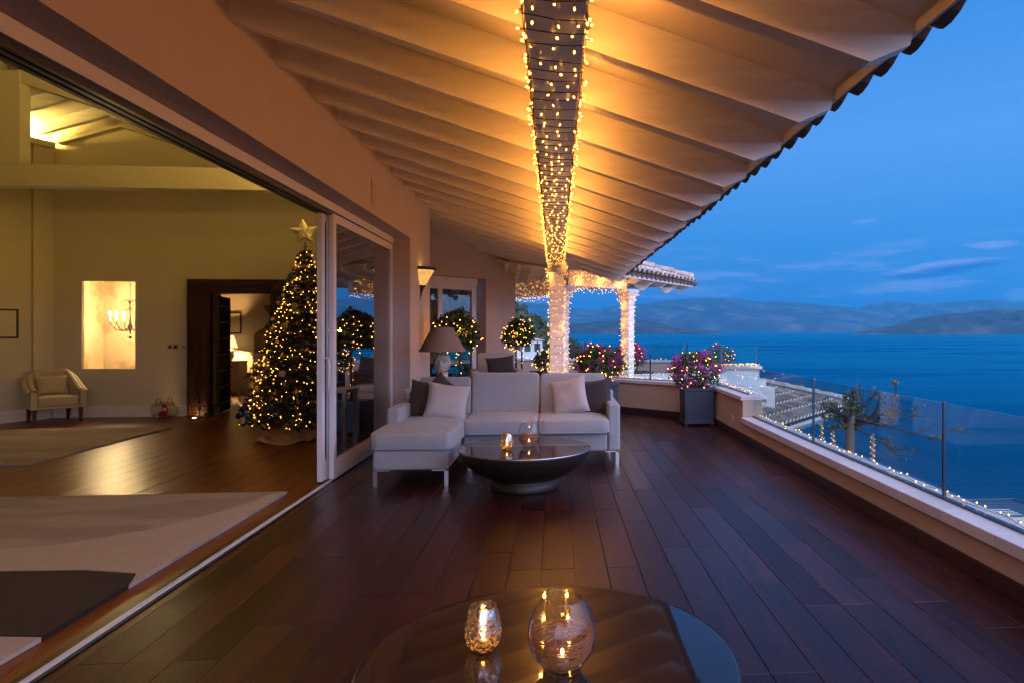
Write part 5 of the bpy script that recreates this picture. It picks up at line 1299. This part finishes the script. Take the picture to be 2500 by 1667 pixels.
# the beam
pts = []; y = .45; r = random.Random(1); xl, xr, zl, zh = -.116, .112, BZ-.008, BZ+.20
while y < 10.55:
    p_ = (.128 if y < 4 else .105)*r.uniform(.8, 1.2); sl = r.uniform(-.02, .05)
    for j in range(5): pts.append((xl+(xr-xl)*j/4, y+sl*j/4, zl-.006*math.sin(math.pi*j/4)))
    for j in range(1, 4): pts.append((xr+.003*r.random(), y+sl+p_*.15*j/3, zl+(zh-zl)*j/3))
    for j in range(1, 3): pts.append((xr+(xl-xr)*j/2, y+sl+p_*(.15+.3*j/2), zh))
    for j in range(1, 4): pts.append((xl-.003*r.random(), y+p_*(.6+.4*j/3), zh+(zl-zh)*j/3))
    y += p_
def beamnorm(c):
    if c.z < BZ+.01 and xl+.02 < c.x < xr-.02: return Vector((0, 0, -1))
    if c.z > BZ+.18: return Vector((0, 0, -1 if xl-.02 < c.x < xr+.02 and False else .2)) + Vector((1 if c.x > 0 else -1, 0, 0))
    return Vector((1 if c.x > 0 else -1, 0, -.25))
t_, nb = string('dense fairy lights wound round the long roof beam overhead', pts, 1, .078, limit=290, loc=(0, 2, BZ), norm=beamnorm)
# the light the beam's string gives off: small warm lamps at the cable, one for every few bulbs
for k in range(-3, 12):
    for sx in (-1, 1):
        ld = bpy.data.lights.new('bulb_light', 'POINT'); ld.energy = 8.3; ld.color = (1.0, .37, .055); ld.shadow_soft_size = .012
        lo_ = bpy.data.objects.new('bulb_light', ld); C.objects.link(lo_); lo_.parent = t_
        lo_.location = (.148 if sx > 0 else -.152, 2.28+.69*k+.40-2, .165)
def postnorm(cx, cy_):
    def f(c): return Vector((c.x-cx, c.y-cy_, -.04)).normalized()
    return f
string('fairy lights wound round the square column behind the sofa', squarewrap(.012, 10.62, CW, .55, 2.62, .125, 2, 0, (2.35, .04, 2.47)), 2, .056, loc=(.012, 10.62, .55), norm=postnorm(.012, 10.62), s=.85, glow='bulb_small', drop=.06, cr_=.0015)
string('fairy lights on the hidden column behind the nearer lit column', squarewrap(.11, 12.86, .20, .5, 2.4, .10, 3, R(-45), (1.98, .10, 2.37)), 3, .055, loc=(.11, 12.86, .5), norm=postnorm(.11, 12.86), s=.9, glow='bulb_small', drop=.05, cr_=.0015)
string('fairy lights wound round the corner column under the tiled roof', squarewrap(1.52, 13.86, .20, .64, 2.42, .11, 4, R(-42), (1.98, .07, 2.37)), 4, .055, loc=(1.52, 13.86, .64), norm=postnorm(1.52, 13.86), s=.95, glow='bulb_small', drop=.06, cr_=.0016)
def zigzag(a, c, z0, z1, n, n_, seed, off=.09):
    a, c = Vector((*a, 0)), Vector((*c, 0)); u = (c-a); r = random.Random(seed); pts = []
    nn = Vector((u.y, -u.x, 0)).normalized()
    for i in range(n):
        f = i/n
        for z in ((z1, z0) if i % 2 == 0 else (z0, z1)):
            for j in range(3): pts.append(a+u*(f+r.uniform(0, .6/n))+nn*(off+r.uniform(0, .01))+Vector((0, 0, z+(z0+z1-2*z)*j/6*0)))
    return pts
for k, (a, c, z0, z1, n) in enumerate((((.22, 12.93), (1.46, 13.79), 2.44, 2.72, 26), ((-1.25, 17.9), (.10, 15.6), 2.44, 2.79, 22))):
    u = Vector((c[0]-a[0], c[1]-a[1], 0)).normalized(); nn = Vector((u.y, -u.x, 0))
    lab = ('curtain of fairy lights on the short beam to the corner column', 'curtain of fairy lights on the far beam left of the lit column')[k]
    pp_ = zigzag(a, c, z0, z1, n, 0, 30+k)
    A, B_ = Vector((*a, 0)), Vector((*c, 0))
    for q in range(60): pp_.append(A.lerp(B_, 1-q/59)+nn*.095+Vector((0, 0, z0-.012-.02*math.sin(q*1.3)**2)))
    for q in range(60): pp_.append(A.lerp(B_, q/59)-nn*.09+Vector((0, 0, z0-.02-.02*math.sin(q*1.1)**2)))
    string(lab, pp_, 40+k, .085 if k == 0 else .10, loc=A+Vector((0, 0, z0)), norm=lambda c_, nn=nn: nn, s=1.0, glow='bulb_small', drop=.09, cmat='thin_cable', cr_=.0009)
# the light those strings give off
def string_lamps(ps, e):
    for p in ps:
        ld = bpy.data.lights.new('bulb_light', 'POINT'); ld.energy = e; ld.color = (1.0, .38, .06); ld.shadow_soft_size = .015
        o = bpy.data.objects.new('bulb_light', ld); C.objects.link(o); o.location = p
string_lamps([(-1.25+1.35*f+.09, 17.9-2.3*f-.12, 2.60) for f in (.1, .3, .5, .7, .9)], 5)
string_lamps([(.22+1.24*f+.10, 12.93+.86*f-.12, 2.55) for f in (.15, .5, .85)], 2.2)
for k in range(7):
    z = .8+.27*k; sx = (-1, 1)[k % 2]; string_lamps([(.012+sx*.15, 10.62-.15*(k % 3 == 0), z)], 1.1 if sx > 0 else 2.6)
string_lamps([(1.52-.16, 13.86-.1, .9+.4*k) for k in range(4)], .8)
# along the parapets
def ledge_line(a, c, z, seed, amp=.018, n=90):
    a, c = Vector(a), Vector(c); u = (c-a).normalized(); w = Vector((u.y, -u.x, 0)); r = random.Random(seed); out = []
    for i in range(n+1):
        f = i/n; out.append(a.lerp(c, f)+w*amp*(math.sin(i*.9+seed)+r.uniform(-.6, .6))+Vector((0, 0, z+.006+abs(.010*math.sin(i*1.7)))))
    return out
upn = lambda c: Vector((0, 0, 1))
string('string of fairy lights along the outer strip of the low parapet coping', ledge_line((2.895, 1.4, 0), (2.885, 9.1, 0), .335, 5), 5, .105, limit=90, loc=(2.89, 5, .335), norm=upn, cr_=.0026, s=1)
string('fairy lights on the taller coping behind the flowering planter', ledge_line((2.89, 9.15, 0), (2.89, 11.3, 0), TZ, 6, n=50)+ledge_line((2.89, 11.4, 0), (.75, 13.5, 0), TZ, 7, n=60), 6, .07, loc=(2.89, 10, TZ), norm=upn)
string('fairy lights along the white ledge towards the corner column', ledge_line((3.4, 14.1, 0), (1.1, 14.0, 0), .61, 8, n=50), 8, .075, loc=(2, 14, .6), norm=upn)
string('fairy lights along the far parapet at the end of the terrace', ledge_line((-1.3, 22.5, 0), (4.3, 20.4, 0), TZ, 9, amp=.03), 9, .16, loc=(1, 21.5, TZ), norm=upn, s=1.5)
string('heap of fairy lights on the white spur wall coping', ledge_line((3.4, 16.68, 0), (5.25, 16.70, 0), .665, 10, amp=.04)+ledge_line((5.22, 16.62, 0), (3.9, 16.66, 0), .675, 11, amp=.05), 10, .055, loc=(4.3, 16.7, .66), norm=upn, s=1.2)
for i, (px, py, zc) in enumerate(((2006, 1030, 13), (2034, 1050, 13.4), (2131, 1058, 12.6))):
    p = at_depth(px, py, zc); t = thing('garden_post', ('leftmost light wrapped garden post below the parapet', 'middle light wrapped garden post beside the bare tree trunk', 'garden post with lights right of the bare tree trunk')[i], 'post', (p.x, p.y, -6.2))
    b = MB(); b.tube([(0, 0, 0), (0, 0, p.z+6.2)], .028, 8); b.build('post', 'bark', t)
    hx = [(p.x+.032*math.cos(k*.7), p.y+.032*math.sin(k*.7), p.z-.0115*k) for k in range(90)]
    string(('fairy lights spiralling up the leftmost garden post', 'fairy lights spiralling up the middle garden post', 'fairy lights spiralling up the post right of the tree')[i], hx, 50+i, .026, loc=p, norm=postnorm(p.x, p.y), s=.75, glow='bulb_small')
def bush_lights(t, surf, cz, rx, rz_, n, seed, label, s=1.1, front=True):
    r = random.Random(seed); b = MB(); c_ = MB(); last = None
    o = thing('light_string', label, 'string lights', t.location)
    for i in range(n):
        d = Vector((r.gauss(0, 1), r.gauss(0, 1)-(.5 if front else 0), r.gauss(0, 1))).normalized(); k = surf(d)*r.uniform(.93, 1.06)
        p = Vector((d.x*rx*k, d.y*rx*k, cz+d.z*rz_*k)); bulbshape(b, p, d+Vector((0, 0, -.2)), s)
        if last is not None and (last-p).length < .30: c_.tube([last, last.lerp(p, .5)+Vector((0, 0, -.015)), p], .002, 3, cap=False)
        last = p
    q = b.build('bulbs', ['stem', 'bulb_soft'], o); q['kind'] = 'stuff'
    if c_.v: c_.build('cable', 'cable', o)
def set_bush(x, y, z, rx, rz_, label, seed, nl, lightlabel, **k):
    t, s_, cz = bush(x, y, z, rx, rz_, label, seed, **k); bush_lights(t, s_, cz, rx, rz_, nl, seed+100, lightlabel); return t
planter(2.36, 10.88, .50, .63, 'square blue grey planter in the deck corner holding the magenta bush')
set_bush(2.34, 10.86, .60, .42, .31, 'round magenta flowering bush in the deck corner planter', 61, 46, 'fairy lights in the magenta bush of the corner planter', flowers=.62, leaves=3400)
planter(.80, 11.35, .46, .68, 'dark blue planter mostly hidden behind the right sofa arm', R(12))
set_bush(.76, 11.35, .70, .43, .30, 'wide leafy bush with few magenta flowers behind the sofa arm', 62, 60, 'fairy lights in the wide leafy bush behind the sofa', flowers=.55, leaves=4200)
planter(-.20, 13.9, .50, .72, 'dark planter just left of the lit column', R(30))
set_bush(-.20, 13.9, .74, .27, .20, 'small dark bush in the planter left of the lit column', 63, 34, 'fairy lights in the small bush left of the lit column', flowers=.08, leaves=1500)
planter(1.95, 15.3, .5, .62, 'planter behind the corner column under the tiled roof', R(20), .0)
set_bush(1.72, 15.3, .66, .36, .30, 'purple bush partly hidden behind the corner column', 64, 26, 'fairy lights in the purple bush behind the corner column', flowers=.9, leaves=2200)
planter(4.48, 17.5, .5, .7, 'planter behind the white spur wall', 0, -.05)
set_bush(4.42, 17.5, .62, .38, .27, 'rounded green bush with lights standing beyond the spur wall', 65, 40, 'fairy lights in the bush beyond the spur wall', flowers=.22, leaves=2600)
def topiary(x, y, r_, zc_, label, ll, seed, trunks, nl, potl, leaves):
    pl = planter(x, y, .42, .5, potl, R(15))
    t, s_, cz = bush(x, y, zc_-r_, r_, r_, label, seed, flowers=0, leaves=leaves, stems=False, leafmat='leaf_dark', size=.034, name='topiary_tree', cat='tree', lump=.22)
    b = MB()
    for (dx_, dy_) in trunks: b.tube([(dx_, dy_, .42-zc_+r_), (dx_*1.1+.01, dy_, .2-.1*r_), (dx_*.6, dy_, r_*.9)], [.022, .018, .015], 7)
    b.build('trunk', 'twig', t)
    bush_lights(t, s_, cz, r_, r_, nl, seed+200, ll)
    for j, (dx_, dy_) in enumerate(trunks):
        hx = [(x+dx_+.03*math.cos(k*.55), y+dy_+.03*math.sin(k*.55), .5+(zc_-r_-.45)*k/60) for k in range(61)]
        string(ll+' trunk' if j == 0 else ll+' second trunk', hx, seed+j, .11, loc=(x+dx_, y+dy_, .5), norm=postnorm(x+dx_, y+dy_), cable=False)
topiary(-1.55, 10.38, .345, 1.555, 'large ball topiary tree behind the stone head lamp', 'fairy lights on the large topiary behind the lamp', 71, [(.05, 0)], 46, 'planter of the large topiary behind the lamp', 3600)
topiary(-.83, 14.6, .34, 1.49, 'smaller twin trunk ball topiary at the wall corner', 'fairy lights on the smaller topiary at the wall corner', 72, [(-.05, 0), (.07, 0)], 70, 'planter of the twin trunk topiary', 2800)

string_lamps([(-.83+.36*math.cos(a), 14.6+.36*math.sin(a), 1.5) for a in (3.4, 4.7, 2.2)], 4.5)
string_lamps([(-1.55+.37*math.cos(a), 10.38+.37*math.sin(a), 1.56) for a in (1.2, 2.4, 5.0)], 3.2)
# ------------------------------------------------------------------ christmas tree
CT = Vector((-3.66, 9.95, 0)); xt = thing('christmas_tree', 'tall decorated fir tree inside the room beside the sliding door', 'christmas tree', CT)
r = random.Random(88); b = MB(); wood = MB(); tips = []
H0, H1, RB = .30, 2.80, .86
def radius(z): return RB*(1-((z-H0)/(H1-H0)))**.88*(1 if z > H0+.15 else .9)+.03
def needles(p, q, n, l):
    ax = (q-p).normalized(); o = ax.orthogonal().normalized()
    for i in range(n):
        f = i/n; c = p.lerp(q, f); d = o.copy(); d.rotate(Matrix.Rotation(r.uniform(0, 6.28), 3, ax)); d = (d+ax*.7).normalized(); w = ax.cross(d)*.0062
        ll = l*(1.05-.4*f)*r.uniform(.8, 1.15); b.add([c-w, c+w, c+d*ll], [(0, 1, 2)])
z = H0
while z < H1-.05:
    R_ = radius(z); n = max(5, int(11*R_/RB+5))
    for k in range(n):
        g = 2*math.pi*(k+r.random()*.8)/n+z*7; l = R_*r.uniform(.78, 1.08); zz = z+r.uniform(-.04, .04)
        p = CT*0+Vector((0, 0, zz+.10*l)); q = Vector((math.cos(g)*l, math.sin(g)*l, zz-.12*l+.10*l*r.random()))
        m_ = p.lerp(q, .55)+Vector((0, 0, .03*l)); wood.tube([p, m_, q], [.010, .007, .003], 4, cap=False); tips.append(q)
        needles(p.lerp(m_, .4), m_, int(80*l+14), .046); needles(m_, q, int(120*l+20), .052)
        for s_ in range(int(2+6*l)):
            f = r.uniform(.3, .97); c = p.lerp(m_, f/.55) if f < .55 else m_.lerp(q, (f-.55)/.45); side = Vector((-math.sin(g), math.cos(g), 0))*r.choice((-1, 1)); e = c+(side*r.uniform(.6, 1)+Vector((math.cos(g), math.sin(g), 0))*.8+Vector((0, 0, r.uniform(-.35, .3)))).normalized()*l*r.uniform(.16, .34)*(1.15-f*.4)
            needles(c, e, int(34+90*(e-c).length), .044); tips.append(e)
    z += .085+.03*(1-(z-H0)/(H1-H0))
needles(Vector((0, 0, H1-.22)), Vector((0, 0, H1+.04)), 90, .06)
b.build('crown', 'needle', xt); wood.tube([(0, 0, 0), (0, 0, H1)], [.045, .008], 8); wood.build('trunk', 'bark', xt)
cs = Vector((-CT.x, -CT.y, 0)).normalized()
ls = MB(); lo = thing('light_string', 'fairy lights spread all over the christmas tree', 'string lights', CT); cab = MB(); prev = None; N = 760
for i in range(N):
    f = i/N; zz = H0+(H1-H0)*(1-(1-f)**.62)+r.uniform(-.06, .06); g = i*2.399+r.uniform(-.4, .4); rr = radius(max(H0, zz))*r.uniform(.80, 1.04)
    p = Vector((math.cos(g)*rr, math.sin(g)*rr, zz-.06)); bulbshape(ls, p, Vector((math.cos(g), math.sin(g), r.uniform(-.6, .6))), 0.78)
q = ls.build('bulbs', ['stem', 'bulb_soft'], lo); q['kind'] = 'stuff'
for lev in range(14):
    zz = H0+.05+(H1-H0)*lev/14; rr = radius(zz)*.9
    cab.tube([(math.cos(a*.35)*rr*(.93+.1*r.random()), math.sin(a*.35)*rr*(.93+.1*r.random()), zz-.05+.17*a/18+.02*math.sin(a*2)) for a in range(19)], .002, 3, cap=False)
cab.build('cable', 'cable', lo)
me_b = MB(); me_b.ball((0, 0, -.052), .040, 14); me_b.lathe([(.010, -.014), (.010, -.002)], 8, cap1=True); me_b.tube([(0, 0, -.002), (.008, 0, .012), (0, 0, .02)], .0015, 3)
bm_gold, bm_blue, bm_smoke = me_b.mesh('bauble', 'gold'), me_b.mesh('bauble', 'blue'), me_b.mesh('bauble', 'smoke')
dk = MB(); dk.lathe([(.001, -.006), (.046, -.006), (.046, .006), (.001, .006)], 20); disc = dk.mesh('wood_ornament', 'wood_disc')
def hang(me, name, z, side, out, label, cat, group, s=1.0):
    # side: angle measured from the direction to the room's open side
    a0 = math.atan2(cs.y, cs.x)+side; rr = radius(z)*out; p = CT+Vector((math.cos(a0)*rr, math.sin(a0)*rr, z)); o = inst(name, me, None, p, (r.uniform(-.1, .1), 0, a0), (s, s, s)); return tag(o, label, cat, group)
low = [z for z in (.34, .42, .52, .62, .75)]
for i in range(110):
    z = H0+.02+(H1-H0-.3)*(i/110)**1.35; sd_ = r.uniform(-1.5, 1.0); kind = r.choice('gsb') if z > 1.0 else r.choice('bbgs')
    me, nm_, gp = {'g': (bm_gold, 'gold glass bauble hanging among the tree lights', 'gold baubles'), 's': (bm_smoke, 'small smoky glass bauble hanging among the tree lights', 'smoky baubles'), 'b': (bm_blue, 'dark blue shiny bauble hanging low on the tree' if z < 1.0 else 'dark blue shiny bauble hanging high on the tree', 'low blue baubles' if z < 1.0 else 'high blue baubles')}[kind]
    hang(me, 'bauble', z, sd_, 1.03, nm_, 'bauble', gp, (1.15 if z < .9 else .8)*r.uniform(.85, 1.1))
for i, (z, sd_, lb) in enumerate(((.33, -1.2, 'pale wooden disc ornament hanging lowest at the left of the tree'), (.62, -1.25, 'wooden disc ornament at the left edge above the lowest one'), (.98, -.4, 'pale disc ornament in the lower middle of the tree'), (1.62, -.55, 'round pale disc ornament in the upper middle of the tree'), (.80, .25, 'disc ornament beside the door handle'), (1.05, .3, 'small disc ornament just above the one by the door handle'), (1.9, -.35, 'small disc ornament high on the tree'))):
    o = hang(disc, 'wood_ornament', z, sd_, 1.06, lb, 'ornament', None, 1.0); o.rotation_euler = (R(90), 0, math.atan2(cs.y, cs.x)+sd_*.5+R(90))
st_ = MB()
def starfn(u, v):
    a = 2*math.pi*u; f_ = ((a-math.pi/2) % (2*math.pi/5)); f_ = min(f_, 2*math.pi/5-f_); ro_, ri_, q_ = .205, .098, math.pi/5
    ro = ro_*ri_*math.sin(q_)/(ro_*math.sin(f_)+ri_*math.sin(q_-f_)); ro = min(ro, .178+.02*math.cos(f_*6))
    rr_ = ro*math.sin(math.pi*v)**.8; return (rr_*math.cos(a), -.05*math.cos(math.pi*v), rr_*math.sin(a))
st_.grid(starfn, 120, 14)
so_ = st_.build('star_topper', 'star', None, CT+Vector((-.02, 0, H1+.20))); so_.rotation_euler = (0, R(-6), R(12)); tag(so_, 'padded felt star on top of the christmas tree', 'star ornament')
b = MB()
def cloth(u, v):
    a = 2*math.pi*u; rr = .10+.52*v*(1+.22*math.sin(a*3+1)+.10*math.sin(a*7))
    zz = .16*(1-v)**1.5+.028+.030*abs(noise.noise(Vector((math.cos(a)*3, math.sin(a)*3, v*3))))*4*(1-v*.2)-.026*(v > .97)
    return CT+Vector((math.cos(a)*rr-.05, math.sin(a)*rr*.85-.02, zz))
b.grid(cloth, 72, 16); tag(b.build('tree_cloth', 'burlap'), 'crumpled brown sacking cloth round the foot of the christmas tree', 'cloth')
b = MB(); b.lathe([(.14, 0), (.16, .14), (.15, .15)], 20, (CT.x, CT.y, 0), cap0=True); b.build('stand', 'burlap', xt, worldspace=1)
# fallen leaves on the deck
for i, (px, py) in enumerate(((1009, 1207), (930, 1297), (612, 1330))):
    d = sight(px, py); t_ = -EYE/d.z; p = Vector((0, 0, EYE))+d*t_
    b = MB(); rl = random.Random(i+400)
    for k in range(3): leafquad(b, Vector((.008*k, .006*k, .006)), .016, rl, up=3)
    tag(b.build('fallen_leaf', 'leaf_dry', None, (p.x, p.y, .002)), ('dry leaf on the deck in front of the chaise', 'tiny leaf on the deck between chaise and foreground table', 'dry leaf lying beside the door sill')[i], 'leaf')
